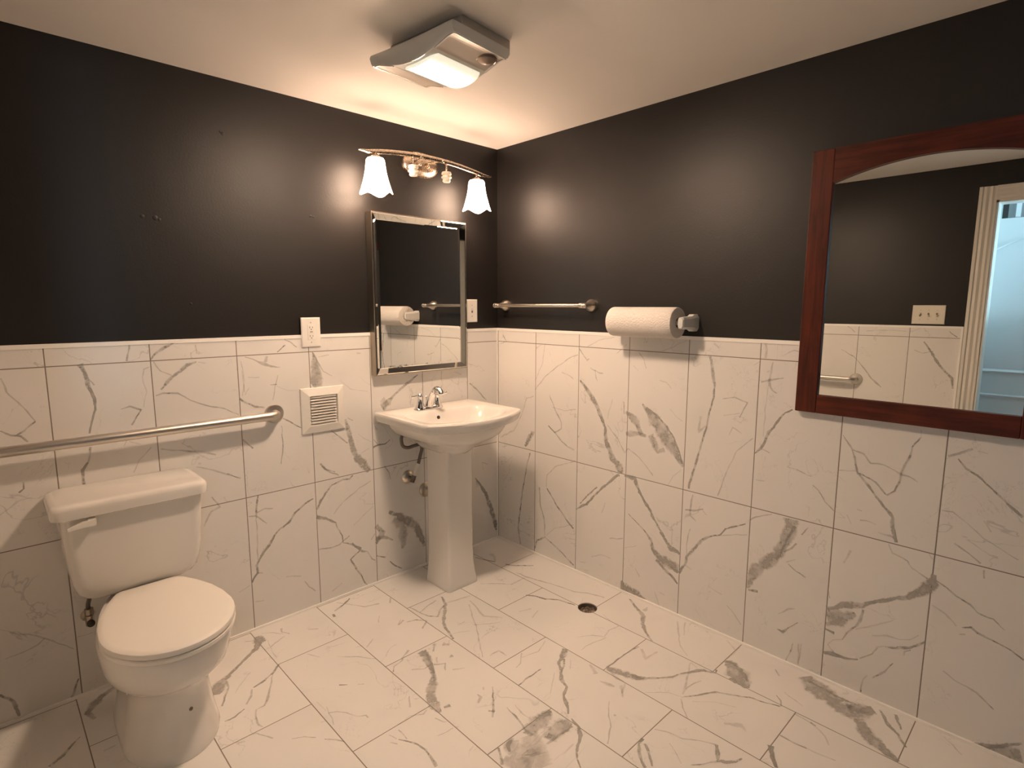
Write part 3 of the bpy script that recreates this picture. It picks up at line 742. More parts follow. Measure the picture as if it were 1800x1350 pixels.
  (0.8,[-666,-1751,40,-699,-1730,39,-743,-1698,24]),
  (1,[-753,-1535,68,-784,-1539,62,-814,-1561,70,-838,-1586,64,-853,-1605,53]),
  (0.85,[-771,-1552,52,-786,-1574,66,-818,-1606,54,-832,-1619,39]),
  (0.35,[-710,-1606,26,-734,-1645,30,-758,-1676,20]),
  (0.9,[-482,-1839,116,-512,-1857,92,-540,-1872,85,-560,-1887,74]),
  (0.6,[-418,-1844,27,-417,-1876,27,-412,-1925,37]),
  (0.6,[-274,-1837,23,-278,-1879,35,-284,-1910,57]),
  (0.35,[-339,-1259,72,-385,-1308,83,-308,-1312,50]),
  (0.85,[-37,-1792,293,-67,-1834,570,-90,-1879,498,-106,-1928,431,-127,-1969,420,-87,-1993,477,-53,-2025,213]),
  (0.8,[-53,-1813,58,-67,-1902,67,-72,-1961,54]),
  (1,[-141,-2000,206,-192,-2036,247,-223,-2073,287,-240,-2107,234,-261,-2142,91]),
  (0.9,[-36,-2041,53,-100,-2082,81,-126,-2113,69,-175,-2145,48]),
  (0.9,[-22,-2085,74,-94,-2116,40]),
  (0.3,[-26,-2222,30,-83,-2276,28]),
  (0.35,[-274,-1894,40,-312,-1948,38,-343,-1971,28]),
  (0.35,[-413,-1844,38,-409,-1945,37,-397,-2006,27]),
  (0.9,[-483,-1843,55,-524,-1860,71,-558,-1886,69]),
  (0.9,[-111,-1985,105,-70,-2009,159]),
 ],
}
# ================================================================== SETTING
def surf(name, quads, mats, kind='structure'):
    bm = bmesh.new()
    for q, mi in quads:
        f = bm.faces.new([bm.verts.new(p) for p in q]); f.material_index = mi
    bmesh.ops.remove_doubles(bm, verts=bm.verts, dist=1e-5)
    return bm

def slab(name, x0, x1, y0, y1, z0, z1, m):
    return tag(obj(name, box(x0, x1, y0, y1, z0, z1), m), kind='structure')

def add_veins(bm, key, plane, lim):
    """marble veins as thin printed ribbons lying in the tile surface of the same mesh"""
    lay = bm.verts.layers.float.new('vein'); ls = bm.verts.layers.float.new('vstr')
    for vv in bm.verts: vv[lay] = 0.0
    rnd = random.Random(11)
    for idx, (st, flat) in enumerate(VEINS[key]):
        pts = [(flat[i]/1000, flat[i+1]/1000, flat[i+2]/10000) for i in range(0, len(flat), 3)]
        # resample with a fractal wander
        q = []
        for (a, b) in zip(pts[:-1], pts[1:]):
            L = math.hypot(b[0]-a[0], b[1]-a[1]); k = max(1, int(L/0.012))
            for i in range(k):
                t = i/k; q.append([a[j]+(b[j]-a[j])*t for j in range(3)])
        q.append(list(pts[-1]))
        ox, oy = rnd.random()*50, rnd.random()*50
        out = []
        for i, (u, v, h) in enumerate(q):
            nu = noise.noise(Vector((u*28+ox, v*28+oy, 0))); nv = noise.noise(Vector((u*28+oy, v*28+ox, 5)))
            nh = 1 + 0.55*noise.noise(Vector((u*45+ox, v*45, 9)))
            out.append((u+nu*0.004, v+nv*0.004, max(h*(1.08+min(0.30, h*25))*nh, 0.0012)))
        off = 0.00012 + idx*0.000006
        rows = []
        for i, (u, v, h) in enumerate(out):
            a = out[max(0, i-1)]; b = out[min(len(out)-1, i+1)]
            dx, dy = b[0]-a[0], b[1]-a[1]; l = math.hypot(dx, dy) or 1
            nx, ny = -dy/l, dx/l
            row = []
            for s, val in ((-1, 0.0), (-0.5, 0.75), (0, 1.0), (0.5, 0.75), (1, 0.0)):
                uu = min(max(u+nx*h*s, lim[0]), lim[1]); ww = min(max(v+ny*h*s, lim[2]), lim[3])
                vt = bm.verts.new(plane(uu, ww, off)); vt[lay] = val; vt[ls] = st
                row.append(vt)
            rows.append(row)
        for r0, r1 in zip(rows[:-1], rows[1:]):
            for j in range(4):
                try:
                    f = bm.faces.new((r0[j], r0[j+1], r1[j+1], r1[j])); f.material_index = 1
                except ValueError: pass

def tiled(name, bm, m):
    me = bpy.data.meshes.new(name); bm.to_mesh(me); bm.free()
    me.materials.append(m); me.materials.append(M['vein'])
    o = bpy.data.objects.new(name, me); C.objects.link(o)
    return tag(o, kind='structure')

# painted walls (behind the tile wainscot), floor, ceiling
bm = box(-W-0.12, 0.12, TT, 0.12, -0.02, H)
for dx_, dz_, dr_ in ((-1.738, 1.735, 0.008), (-1.697, 1.733, 0.010), (-1.684, 1.728, 0.006), (-1.101, 1.803, 0.007), (-1.088, 1.801, 0.006), (-1.443, 2.079, 0.008), (-1.452, 2.085, 0.005), (-1.60, 1.42, 0.006), (-0.91, 1.535, 0.006)):
    lathe(bm, [(dr_, -0.001), (dr_*0.9, 0.0003), (dr_*0.55, 0.0012), (dr_*0.2, 0.0015)], (dx_, TT, dz_), (0, -1, 0), 14)
tag(obj('wall_left', bm, M['dark'], smooth=35), kind='structure')
slab('wall_right', TT, 0.12, YF, TT, -0.02, H, M['dark'])
slab('wall_front', -W-0.12, 0.12, YF-0.12, YF, -0.02, H, M['dark'])
OY0, OY1, OZ = -2.745, -1.932, 2.055            # door opening in the opposite wall
bm = bmesh.new()
bx(bm, -W-0.11, -W, OY1, TT, -0.02, H); bx(bm, -W-0.11, -W, YF, OY0, -0.02, H); bx(bm, -W-0.11, -W, OY0, OY1, OZ, H)
tag(obj('wall_opposite', bm, M['dark']), kind='structure')
bm = box(-W-0.12, 0.12, YF-0.12, 0.12, H, H+0.08)
tag(obj('ceiling', bm, M['ceil']), kind='structure')
# floor with the round uncovered drain opening cut out of it
DX, DY, DR = -0.2475, -0.899, 0.046
bm = bmesh.new()
fx0, fx1, fy0, fy1, s = -W-0.11, 0.0, YF, 0.0, 0.1
def quad(bm, x0, x1, y0, y1, z=0.0):
    return bm.faces.new([bm.verts.new((x, y, z)) for x, y in ((x0, y0), (x1, y0), (x1, y1), (x0, y1))])
quad(bm, fx0, DX-s, fy0, fy1); quad(bm, DX+s, fx1, fy0, fy1)
quad(bm, DX-s, DX+s, fy0, DY-s); quad(bm, DX-s, DX+s, DY+s, fy1)
K = 48; ri = []; ro = []
for k in range(K):
    t = 2*PI*k/K; c, sn = math.cos(t), math.sin(t); mx = max(abs(c), abs(sn))
    ri.append(bm.verts.new((DX+DR*c, DY+DR*sn, 0))); ro.append(bm.verts.new((DX+s*c/mx, DY+s*sn/mx, 0)))
rd = [bm.verts.new((vv.co.x, vv.co.y, -0.012)) for vv in ri]
for k in range(K):
    j = (k+1) % K
    bm.faces.new((ri[k], ro[k], ro[j], ri[j])); bm.faces.new((rd[k], ri[k], ri[j], rd[j]))
bmesh.ops.recalc_face_normals(bm, faces=bm.faces)
for f in bm.faces:
    if abs(f.normal.z) > .5 and f.normal.z < 0: f.normal_flip()
add_veins(bm, 'F', lambda u, v, o: (u, v, o), (-W, -0.004, YF, -0.004))
tiled('floor', bm, M['tile_floor'])
# tile wainscot
def wains(name, key, plane, u0, u1, m, lim):
    bm = bmesh.new()
    f = bm.faces.new([bm.verts.new(plane(u, v, 0)) for u, v in ((u0, 0), (u1, 0), (u1, TZ), (u0, TZ))])
    g = bm.faces.new([bm.verts.new(plane(u, TZ, o)) for u, o in ((u0, 0), (u1, 0), (u1, -TT), (u0, -TT))])
    if key: add_veins(bm, key, plane, lim)
    return tiled(name, bm, m)
wains('trim_1', 'L', lambda u, v, o: (u, -o, v), -W, 0, M['tile_left'], (-W, -0.004, 0.004, TZ-.003))
wains('trim_2', 'R', lambda u, v, o: (-o, u, v), YF, 0, M['tile_right'], (YF, -0.004, 0.004, TZ-.003))
# opposite wall tile: a few traced veins too
VEINS['O'] = [(.8, [-1770,1255,30,-1790,1235,40,-1815,1215,30]), (.9, [-1640,1180,60,-1690,1110,80,-1720,1050,90,-1770,990,70,-1810,950,90,-1820,880,60]),
 (.6, [-1150,1100,20,-1240,1050,40,-1300,980,50,-1360,900,70,-1420,850,60]), (.5, [-1180,1270,40,-1230,1230,30]), (.4, [-1300,1240,20,-1400,1250,30,-1540,1245,20]),
 (.5, [-1590,1120,20,-1640,1100,30,-1700,1120,20]), (.7, [-700,1150,40,-760,950,60,-700,780,40,-620,640,30]), (.6, [-300,1100,30,-380,900,50,-520,700,40])]
wains('trim_3', 'O', lambda u, v, o: (-W+TT+o, u, v), OY1+0.093, 0, M['tile_opp'], (OY1+0.094, -0.004, 0.004, TZ-.003))
# cap strips along the top of the tile, caulk bead in the corner and at the floor
slab('trim_4', -W+TT, 0.0, -0.0022, TT, TZ-0.013, TZ+0.0015, M['white_trim'])
slab('trim_5', -0.0022, TT, YF, 0.0, TZ-0.013, TZ+0.0015, M['white_trim'])
slab('trim_6', -W, -W+TT+0.0022, OY1+0.093, 0.0, TZ-0.013, TZ+0.0015, M['white_trim'])
slab('trim_7', -0.0065, 0.0, -0.0065, 0.0, 0.0, TZ, M['white_trim'])
slab('baseboard_left', -W+TT, 0.0, -0.009, 0.0, 0.0, 0.009, M['white_trim'])
slab('baseboard_right', -0.009, 0.0, YF, 0.0, 0.0, 0.009, M['white_trim'])
slab('baseboard_opposite', -W+TT, -W+TT+0.007, OY1+0.093, 0.0, 0.0, 0.006, M['white_trim'])
slab('trim_8', -W+TT-0.001, -W+TT+0.012, OY1+0.088, OY1+0.100, 0.0, TZ, M['white_trim'])
# door casing and jamb around the opening
bm = bmesh.new()
def casing_leg(bm, y0, y1, z0, z1, horizontal=False):
    # stepped moulding profile: thick outer edge, hollow, thin inner bead
    L = [(0.0, 0.022), (0.18, 0.022), (0.26, 0.016), (0.42, 0.018), (0.58, 0.012), (0.74, 0.014), (0.86, 0.010), (1.0, 0.010)]
    for (a, ta), (b, tb) in zip(L[:-1], L[1:]):
        if horizontal:
            za, zb = z1+(z0-z1)*a, z1+(z0-z1)*b
            loft(bm, [[(-W, y0, za), (-W+ta, y0, za), (-W+tb, y0, zb), (-W, y0, zb)], [(-W, y1, za), (-W+ta, y1, za), (-W+tb, y1, zb), (-W, y1, zb)]])
        else:
            ya, yb = y0+(y1-y0)*a, y0+(y1-y0)*b
            loft(bm, [[(-W, ya, z0), (-W+ta, ya, z0), (-W+tb, yb, z0), (-W, yb, z0)], [(-W, ya, z1), (-W+ta, ya, z1), (-W+tb, yb, z1), (-W, yb, z1)]])
CW = 0.086
casing_leg(bm, OY1+CW, OY1, 0, OZ+CW); casing_leg(bm, OY0-CW, OY0, 0, OZ+CW); casing_leg(bm, OY0, OY1, OZ, OZ+CW, True)
bx(bm, -W-0.13, -W+0.004, OY1-0.012, OY1+0.004, 0, OZ); bx(bm, -W-0.13, -W+0.004, OY0-0.004, OY0+0.012, 0, OZ); bx(bm, -W-0.13, -W+0.004, OY0, OY1, OZ-0.012, OZ+0.004)
tag(obj('trim_9', bm, M['casing'], smooth=30), kind='structure')
# hall beyond the doorway
HX = -3.10
slab('wall_hall_far', HX-0.1, HX, -4.9, -1.745, -0.02, 2.6, M['door_white'])
bm = box(-W-0.9, -W-0.11, -1.745, -1.66, -0.02, 2.6)
tag(obj('wall_hall_end', bm, M['door_white']), kind='structure')
slab('wall_hall_near', -W-0.12, -W-0.11, -4.9, OY0, -0.02, 2.6, M['door_white'])
bm = box(-W-0.118, -W-0.11, OY1, -1.66, -0.02, 2.6); bx(bm, -W-0.118, -W-0.11, OY0, OY1, OZ, 2.6)
tag(obj('wall_hall_inner', bm, M['door_white']), kind='structure')
slab('ceiling_hall', HX-0.1, -W-0.11, -4.9, -1.66, 2.6, 2.66, M['ceil'])
slab('floor_hall', HX-0.1, -W-0.11, -4.9, -1.66, -0.06, 0.0, M['casing'])
bm = box(HX, -W-0.12, -3.06, -2.98, 0.0, 1.50, 0.01)  # unseen block added to keep the daylight off the lower hall door
tag(obj('hall_light_blocker', bm, M['door_white']), kind='structure')
# hall door: two panels, the upper one arched
dl0, dl1, dz1 = -2.50, -1.74, 2.02
dx = HX+0.035
bm = box(HX, dx, dl0, dl1, 0.01, dz1)
def panel_loop(bm, pts):
    """raised moulding band around a panel"""
    n_ = len(pts)
    prof = [(0.0, 0.0), (0.003, 0.010), (0.010, 0.012), (0.018, 0.004), (0.026, 0.0005), (0.030, 0.001)]
    cy = sum(p_[0] for p_ in pts)/n_; cz = sum(p_[1] for p_ in pts)/n_
    rings = []
    for o_, h_ in prof:
        r_ = []
        for (y, z) in pts:
            dy, dzz = cy-y, cz-z; hw = max(abs(a-cy) for a, b in pts); hh = max(abs(b-cz) for a, b in pts)
            r_.append((dx+h_, y+dy/hw*o_, z+dzz/hh*o_))
        rings.append(r_)
    loft(bm, rings, False, False)
yl, yr = dl0+0.11, dl1-0.085
up = [(yl, 0.945), (yr, 0.945), (yr, 1.78)] + [(yr+(yl-yr)*k/16, 1.78+0.11*math.sin(PI*k/16)) for k in range(1, 16)] + [(yl, 1.78)]
lo = [(yl, 0.20), (yr, 0.20), (yr, 0.79), (yl, 0.79)]
panel_loop(bm, up); panel_loop(bm, lo)
d = tag(obj('door_1', bm, M['door_white']), kind='structure')
# transom over the hall door with dark and pale upright bars
tr = thing('window_1', (HX+0.002, -2.2, 2.02), None, None); tr['kind'] = 'structure'
obj('window_frame', box(HX, HX+0.010, -2.44, -1.893, 2.022, 2.20), M['shadow_slot'], tr)
bm = bmesh.new()
for y0, y1 in ((-2.44, -1.925),): bx(bm, HX, HX+0.014, y0, y1, 2.024, 2.198)
tag(obj('window_pane', bm, M['transom_grey'], tr), 'dull grey pane')
bm = bmesh.new()
for y0, y1 in ((-1.992, -1.965), (-2.10, -2.07), (-2.22, -2.18), (-2.36, -2.32)): bx(bm, HX+0.0, HX+0.020, y0, y1, 2.024, 2.198)
obj('window_bar', bm, M['door_white'], tr)

# ================================================================== TOILET
TX = -1.866
t = thing('toilet', (TX, -0.36, 0), 'white two-piece toilet with closed seat lid below the long grab bar', 'toilet')
def tank_ring(z, hw, yf, yb=-0.018, rr=0.035): return rrect(TX-0.008-hw, TX-0.008+hw, yf, yb, z, rr, 6)
bm = loft(bmesh.new(), [tank_ring(0.425, 0.120, -0.170, -0.040, 0.03), tank_ring(0.430, 0.145, -0.186, -0.028, 0.035), tank_ring(0.442, 0.165, -0.200, -0.020),
    tank_ring(0.462, 0.180, -0.208), tank_ring(0.50, 0.190, -0.213), tank_ring(0.56, 0.197, -0.217), tank_ring(0.64, 0.203, -0.220), tank_ring(0.742, 0.207, -0.223)])
obj('tank', bm, M['ceramic'], t, smooth=50)
def lid_ring(z, i, rr=0.035): return rrect(TX-0.240+i, TX+0.214-i, -0.250+i, -0.008+min(i, 0.006), z, rr, 6)
bm = loft(bmesh.new(), [lid_ring(0.736, 0.006), lid_ring(0.739, 0.001), lid_ring(0.748, 0.0), lid_ring(0.768, 0.0), lid_ring(0.777, 0.003), lid_ring(0.782, 0.010), lid_ring(0.784, 0.022)])
obj('tank_lid', bm, M['ceramic'], t, smooth=50)
# flush lever: square hub with a tapering paddle towards the left
bm = bmesh.new()
bx(bm, -2.013, -1.990, -0.248, -0.221, 0.706, 0.730, 0.004)
loft(bm, [[(-1.993, -0.240, 0.728), (-1.993, -0.252, 0.728), (-1.993, -0.252, 0.708), (-1.993, -0.240, 0.708)],
          [(-2.025, -0.240, 0.726), (-2.025, -0.254, 0.726), (-2.025, -0.254, 0.708), (-2.025, -0.240, 0.708)],
          [(-2.066, -0.243, 0.712), (-2.066, -0.251, 0.712), (-2.066, -0.251, 0.704), (-2.066, -0.243, 0.704)]])
obj('flush_lever', bm, M['plastic'], t, smooth=30)
def egg(z, hw, yb, yf, yw=None, nb=3.2, N_=56):
    """plan outline: squarish back, round front; widest at yw"""
    yw = yw if yw is not None else yf+hw*1.02
    out = []
    for k in range(N_):
        a = 2*PI*k/N_; c, s_ = math.cos(a), math.sin(a)
        if s_ >= 0: x = hw*math.copysign(abs(c)**(2/nb), c); y = yw+(yb-yw)*abs(s_)**(2/nb)
        else: x = hw*c; y = yw-(yw-yf)*abs(s_)
        out.append(Vector((TX+x, y, z)))
    return out
bm = loft(bmesh.new(), [
    egg(0.0, 0.138, -0.085, -0.600, -0.42), egg(0.012, 0.140, -0.082, -0.602, -0.42), egg(0.03, 0.136, -0.086, -0.596, -0.42), egg(0.10, 0.124, -0.09, -0.572, -0.42),
    egg(0.18, 0.114, -0.09, -0.568, -0.43), egg(0.225, 0.116, -0.085, -0.578, -0.44), egg(0.252, 0.130, -0.075, -0.610, -0.45, 1.75), egg(0.275, 0.150, -0.06, -0.650, -0.46, 1.75),
    egg(0.30, 0.166, -0.05, -0.678, -0.47, 1.75), egg(0.33, 0.175, -0.04, -0.692, -0.47, 1.75), egg(0.37, 0.179, -0.035, -0.700, -0.47, 1.75), egg(0.395, 0.180, -0.035, -0.703, -0.47, 1.75), egg(0.404, 0.176, -0.04, -0.699, -0.47, 1.75)])
obj('bowl', bm, M['ceramic'], t, smooth=50)
def seat_out(z, i=0.0):
    """truncated back corners, widening, then a round front"""
    hw = 0.184-i; yb = -0.205-i; yw = -0.50; yf = -0.716+i; pts = []
    right = [(0.088-i, yb), (0.106-i, yb-0.020), (0.138-i, -0.29), (0.164-i, -0.36), (0.179-i, -0.43)]
    arc = [(hw*math.cos(R(a)), yw-(yw-yf)*math.sin(R(a))) for a in range(0, 181, 9)]
    pts = right + arc + [(-x, y) for x, y in reversed(right)]
    return [Vector((TX+0.006+x, y, z)) for x, y in pts]
bm = loft(bmesh.new(), [seat_out(0.406, 0.004), seat_out(0.409, 0.001), seat_out(0.418, 0.001), seat_out(0.421, 0.004)])
obj('seat', bm, M['seat'], t, smooth=40)
bm = loft(bmesh.new(), [seat_out(0.4225, 0.005), seat_out(0.425, 0.0015), seat_out(0.434, 0.0), seat_out(0.440, 0.002), seat_out(0.4435, 0.008), seat_out(0.445, 0.02)])
obj('seat_lid', bm, M['seat'], t, smooth=40)
for sx in (-0.075, 0.075):
    obj('hinge', lathe(bmesh.new(), [(0.016, 0), (0.017, 0.006), (0.015, 0.022), (0.010, 0.026)], (TX+sx, -0.190, 0.404), seg=20), M['seat'], t, smooth=40)
bm = lathe(bmesh.new(), [(0.006, 0), (0.005, 0.003), (0.002, 0.005)], (TX+0.03, -0.565, 0.145), (0.25, -1, 0.05), 16)
tag(obj('screw_cap', bm, M['slot_brown'], t, smooth=40), 'small brown screw cap')
bm = loft(bmesh.new(), [[(TX-0.1995, -0.13, 0.552), (TX-0.1995, -0.165, 0.546), (TX-0.1975, -0.165, 0.541), (TX-0.1975, -0.13, 0.547)], [(TX-0.194, -0.13, 0.552), (TX-0.194, -0.165, 0.546), (TX-0.194, -0.165, 0.541), (TX-0.194, -0.13, 0.547)]])
tag(obj('sticker', bm, M['shadow_slot'], t), 'thin black sticker mark')
# toilet supply line
t = thing('toilet_supply_valve', (-2.018, 0, 0.30), 'dark metal shutoff valve and riser below the toilet tank', 'valve')
obj('escutcheon', lathe(bmesh.new(), [(0.022, 0), (0.021, 0.004), (0.014, 0.008), (0.009, 0.010)], (-2.018, 0.0, 0.30), (0, -1, 0), 24), M['frame_side'], t, smooth=40)
bm = tube(bmesh.new(), [(-2.018, -0.008, 0.30), (-2.018, -0.065, 0.30)], 0.009)
tube(bm, [(-2.018, -0.06, 0.288), (-2.018, -0.06, 0.325)], 0.014); obj('valve_body', bm, M['frame_side'], t, smooth=40)
obj('valve_handle', lathe(bmesh.new(), [(0.006, 0), (0.012, 0.003), (0.012, 0.012), (0.007, 0.015)], (-2.018, -0.070, 0.30), (0, -1, 0), 20), M['shadow_slot'], t, smooth=40)
obj('hose', tube(bmesh.new(), smooth_path([(-2.018, -0.06, 0.322), (-2.020, -0.063, 0.36), (-2.014, -0.085, 0.40), (-2.006, -0.10, 0.424)]), 0.007), M['braid'], t, smooth=60)
obj('coupling_nut', lathe(bmesh.new(), [(0.010, 0), (0.014, 0.002), (0.014, 0.022), (0.010, 0.024)], (-2.019, -0.062, 0.328), seg=8), M['frame_side'], t, smooth=30)

# ================================================================== PEDESTAL SINK
SX = -0.535; SHW = 0.303
t = thing('pedestal_sink', (-0.55, -0.25, 0), 'white ceramic pedestal sink with chrome faucet under the silver framed mirror', 'sink')
NN = 96
def sring(z, hw, yb, ys, ym, rad=0.035, cx=SX):
    """rounded rectangle with a bowed front: yb back, ys front at the sides, ym front at the middle"""
    dep = (yb-ys)/2; ry = min(rad/dep, 0.98); rx = min(rad/hw, 0.98); out = []
    for qx, qy, a0 in ((1-rx, 1-ry, 0), (-1+rx, 1-ry, 90), (-1+rx, -1+ry, 180), (1-rx, -1+ry, 270)):
        corner = [(qx+rx*math.cos(R(a0+90*k/10)), qy+ry*math.sin(R(a0+90*k/10))) for k in range(11)]
        if out:
            p0 = out[-1]; p1 = corner[0]
            out += [(p0[0]+(p1[0]-p0[0])*k/14, p0[1]+(p1[1]-p0[1])*k/14) for k in range(1, 14)]
        out += corner
    p0 = out[-1]; p1 = out[0]
    out += [(p0[0]+(p1[0]-p0[0])*k/14, p0[1]+(p1[1]-p0[1])*k/14) for k in range(1, 14)]
    res = []
    for u, v in out:
        fr = ys+(ym-ys)*(1-u*u); mid = (yb+ys)/2
        y = mid+(yb-mid)*v if v >= 0 else mid+(mid-fr)*v
        res.append(Vector((cx+hw*u, y, z)))
    return res
rings = [
 sring(0.690, 0.060, -0.10, -0.315, -0.328, 0.05, -0.548), sring(0.698, 0.080, -0.06, -0.340, -0.352, 0.07, -0.548), sring(0.716, 0.096, -0.03, -0.358, -0.378, 0.09, -0.547), sring(0.738, 0.116, -0.012, -0.372, -0.402, 0.10, -0.545),
 sring(0.755, 0.146, -0.012, -0.384, -0.425, 0.10, -0.542), sring(0.766, 0.182, -0.012, -0.392, -0.445, 0.08, -0.539), sring(0.783, 0.212, -0.012, -0.398, -0.463, 0.06), sring(0.810, 0.230, -0.012, -0.403, -0.478, 0.045), sring(0.836, 0.240, -0.012, -0.407, -0.490, 0.04), sring(0.841, 0.258, -0.008, -0.413, -0.505, 0.04),
 sring(0.845, 0.286, -0.004, -0.425, -0.530, 0.034), sring(0.849, 0.294, -0.003, -0.431, -0.538, 0.030), sring(0.874, 0.301, -0.003, -0.438, -0.545, 0.026), sring(0.886, SHW, -0.003, -0.440, -0.547, 0.026), sring(0.892, 0.300, -0.004, -0.437, -0.543, 0.024),
 sring(0.8935, 0.292, -0.008, -0.429, -0.534, 0.022), sring(0.891, 0.275, -0.030, -0.415, -0.517, 0.022), sring(0.889, 0.252, -0.165, -0.402, -0.496, 0.04), sring(0.886, 0.240, -0.170, -0.396, -0.486, 0.05),
 sring(0.874, 0.230, -0.178, -0.389, -0.474, 0.055), sring(0.850, 0.214, -0.190, -0.378, -0.454, 0.06), sring(0.815, 0.192, -0.205, -0.36, -0.430, 0.07), sring(0.792, 0.150, -0.23, -0.345, -0.40, 0.055), sring(0.779, 0.08, -0.27, -0.33, -0.36, 0.028), sring(0.775, 0.022, -0.305, -0.325, -0.33, 0.009)]
basin = obj('basin', loft(bmesh.new(), rings), M['ceramic'], t, smooth=44)
obj('drain', lathe(bmesh.new(), [(0.021, 0), (0.021, 0.003), (0.016, 0.004), (0.012, 0.002)], (SX, -0.318, 0.7755), seg=24), M['chrome'], basin, smooth=40)
bm = lathe(bmesh.new(), [(0.0088, 0), (0.0088, 0.003), (0.0080, 0.0035)], (-0.573, -0.1865, 0.858), (0, -1, 0.22), 24)
tag(obj('overflow_hole', bm, M['shadow_slot'], basin, smooth=40), 'small round dark overflow hole')
def prect(z, hw, yb, yf, r=0.016, cx=-0.547): return rrect(cx-hw, cx+hw, yf, yb, z, r, 5)
bm = loft(bmesh.new(), [prect(0, 0.094, -0.145, -0.342), prect(0.004, 0.0955, -0.144, -0.3435), prect(0.02, 0.0945, -0.145, -0.3425), prect(0.06, 0.088, -0.146, -0.338),
    prect(0.12, 0.082, -0.147, -0.333), prect(0.22, 0.079, -0.147, -0.330), prect(0.45, 0.0785, -0.147, -0.329), prect(0.65, 0.0795, -0.146, -0.331), prect(0.735, 0.083, -0.14, -0.334)])
obj('pedestal', bm, M['ceramic'], t, smooth=50)
# centerset faucet
FX, FY, FZ = -0.573, -0.105, 0.8905
fa = obj('faucet', loft(bmesh.new(), [sellipse(FX, FY, hx_, hy_, FZ+z, 3.0, 40) for hx_, hy_, z in ((0.083, 0.030, -0.001), (0.084, 0.031, 0.004), (0.082, 0.029, 0.009), (0.076, 0.024, 0.014), (0.060, 0.018, 0.018))]), M['chrome'], t, smooth=50)
tag(fa, 'chrome faucet with two lever handles')
sp = smooth_path([(FX, FY-0.002, FZ+0.010), (FX, FY-0.014, FZ+0.042), (FX, FY-0.032, FZ+0.076), (FX, FY-0.055, FZ+0.101), (FX, FY-0.082, FZ+0.105), (FX, FY-0.104, FZ+0.093), (FX, FY-0.108, FZ+0.086)], 6)
rr = [0.025-0.012*min(1, i/16)+0.005*max(0, min(1, (i-14)/8)) for i in range(len(sp))]
obj('spout', tube(bmesh.new(), sp, rr, 20), M['chrome'], fa, smooth=60)
for s_ in (-1, 1):
    hx0 = FX+s_*0.052
    bm = lathe(bmesh.new(), [(0.027, 0.008), (0.025, 0.016), (0.018, 0.030), (0.0135, 0.048), (0.012, 0.060), (0.0145, 0.066), (0.0135, 0.076), (0.008, 0.083), (0.003, 0.086)], (hx0, FY, FZ), seg=24)
    L_ = [(hx0, FY, FZ+0.074), (hx0+s_*0.022, FY-0.004, FZ+0.0745), (hx0+s_*0.044, FY-0.008, FZ+0.0745), (hx0+s_*0.049, FY-0.009, FZ+0.0745), (hx0+s_*0.054, FY-0.010, FZ+0.0745), (hx0+s_*0.058, FY-0.0105, FZ+0.0745)]
    tube(bm, L_, [0.005, 0.004, 0.0045, 0.0075, 0.0075, 0.003], 14)
    obj('lever_handle', bm, M['chrome'], fa, smooth=60)
bm = tube(bmesh.new(), [(FX, FY+0.020, FZ+0.01), (FX, FY+0.020, FZ+0.055)], 0.0025, 10)
lathe(bm, [(0.002, 0), (0.006, 0.004), (0.006, 0.009), (0.002, 0.013)], (FX, FY+0.020, FZ+0.053), seg=14)
obj('lift_rod', bm, M['chrome'], fa, smooth=60)
# shutoff valve beside the pedestal
t = thing('sink_supply_valve', (-0.640, 0, 0.522), 'white and chrome shutoff valve with dark hose left of the pedestal', 'valve')
obj('escutcheon', lathe(bmesh.new(), [(0.036, 0), (0.035, 0.004), (0.024, 0.012), (0.012, 0.016)], (-0.640, 0, 0.522), (0, -1, 0), 32), M['nickel'], t, smooth=40)
bm = tube(bmesh.new(), [(-0.640, -0.010, 0.522), (-0.640, -0.060, 0.522)], 0.0085)
tube(bm, [(-0.650, -0.052, 0.506), (-0.636, -0.054, 0.540)], 0.012)
obj('valve_body', bm, M['braid'], t, smooth=40)
bm = tube(bmesh.new(), [(-0.636, -0.054, 0.538), (-0.624, -0.056, 0.572)], 0.0095); tube(bm, [(-0.624, -0.056, 0.572), (-0.612, -0.058, 0.600)], [0.014, 0.013])
tag(obj('coupling_nut', bm, M['plastic'], t, smooth=40), 'white plastic coupling nut')
obj('hose', tube(bmesh.new(), smooth_path([(-0.612, -0.058, 0.598), (-0.602, -0.062, 0.640), (-0.600, -0.075, 0.680), (-0.620, -0.09, 0.708), (-0.660, -0.10, 0.712), (-0.700, -0.10, 0.708), (-0.730, -0.10, 0.722), (-0.738, -0.10, 0.757), (-0.732, -0.10, 0.775)], 5), 0.0085, 12), M['braid'], t, smooth=60)
t = thing('drain_pipe', (-0.528, 0, 0.43), 'chrome waste pipe entering the wall behind the pedestal', 'pipe')
obj('escutcheon', lathe(bmesh.new(), [(0.042, 0), (0.041, 0.005), (0.030, 0.012), (0.018, 0.015)], (-0.528, 0, 0.43), (0, -1, 0), 32), M['nickel'], t, smooth=40)
obj('pipe', tube(bmesh.new(), [(-0.528, -0.010, 0.43), (-0.528, -0.135, 0.43)], 0.016), M['chrome'], t, smooth=50)

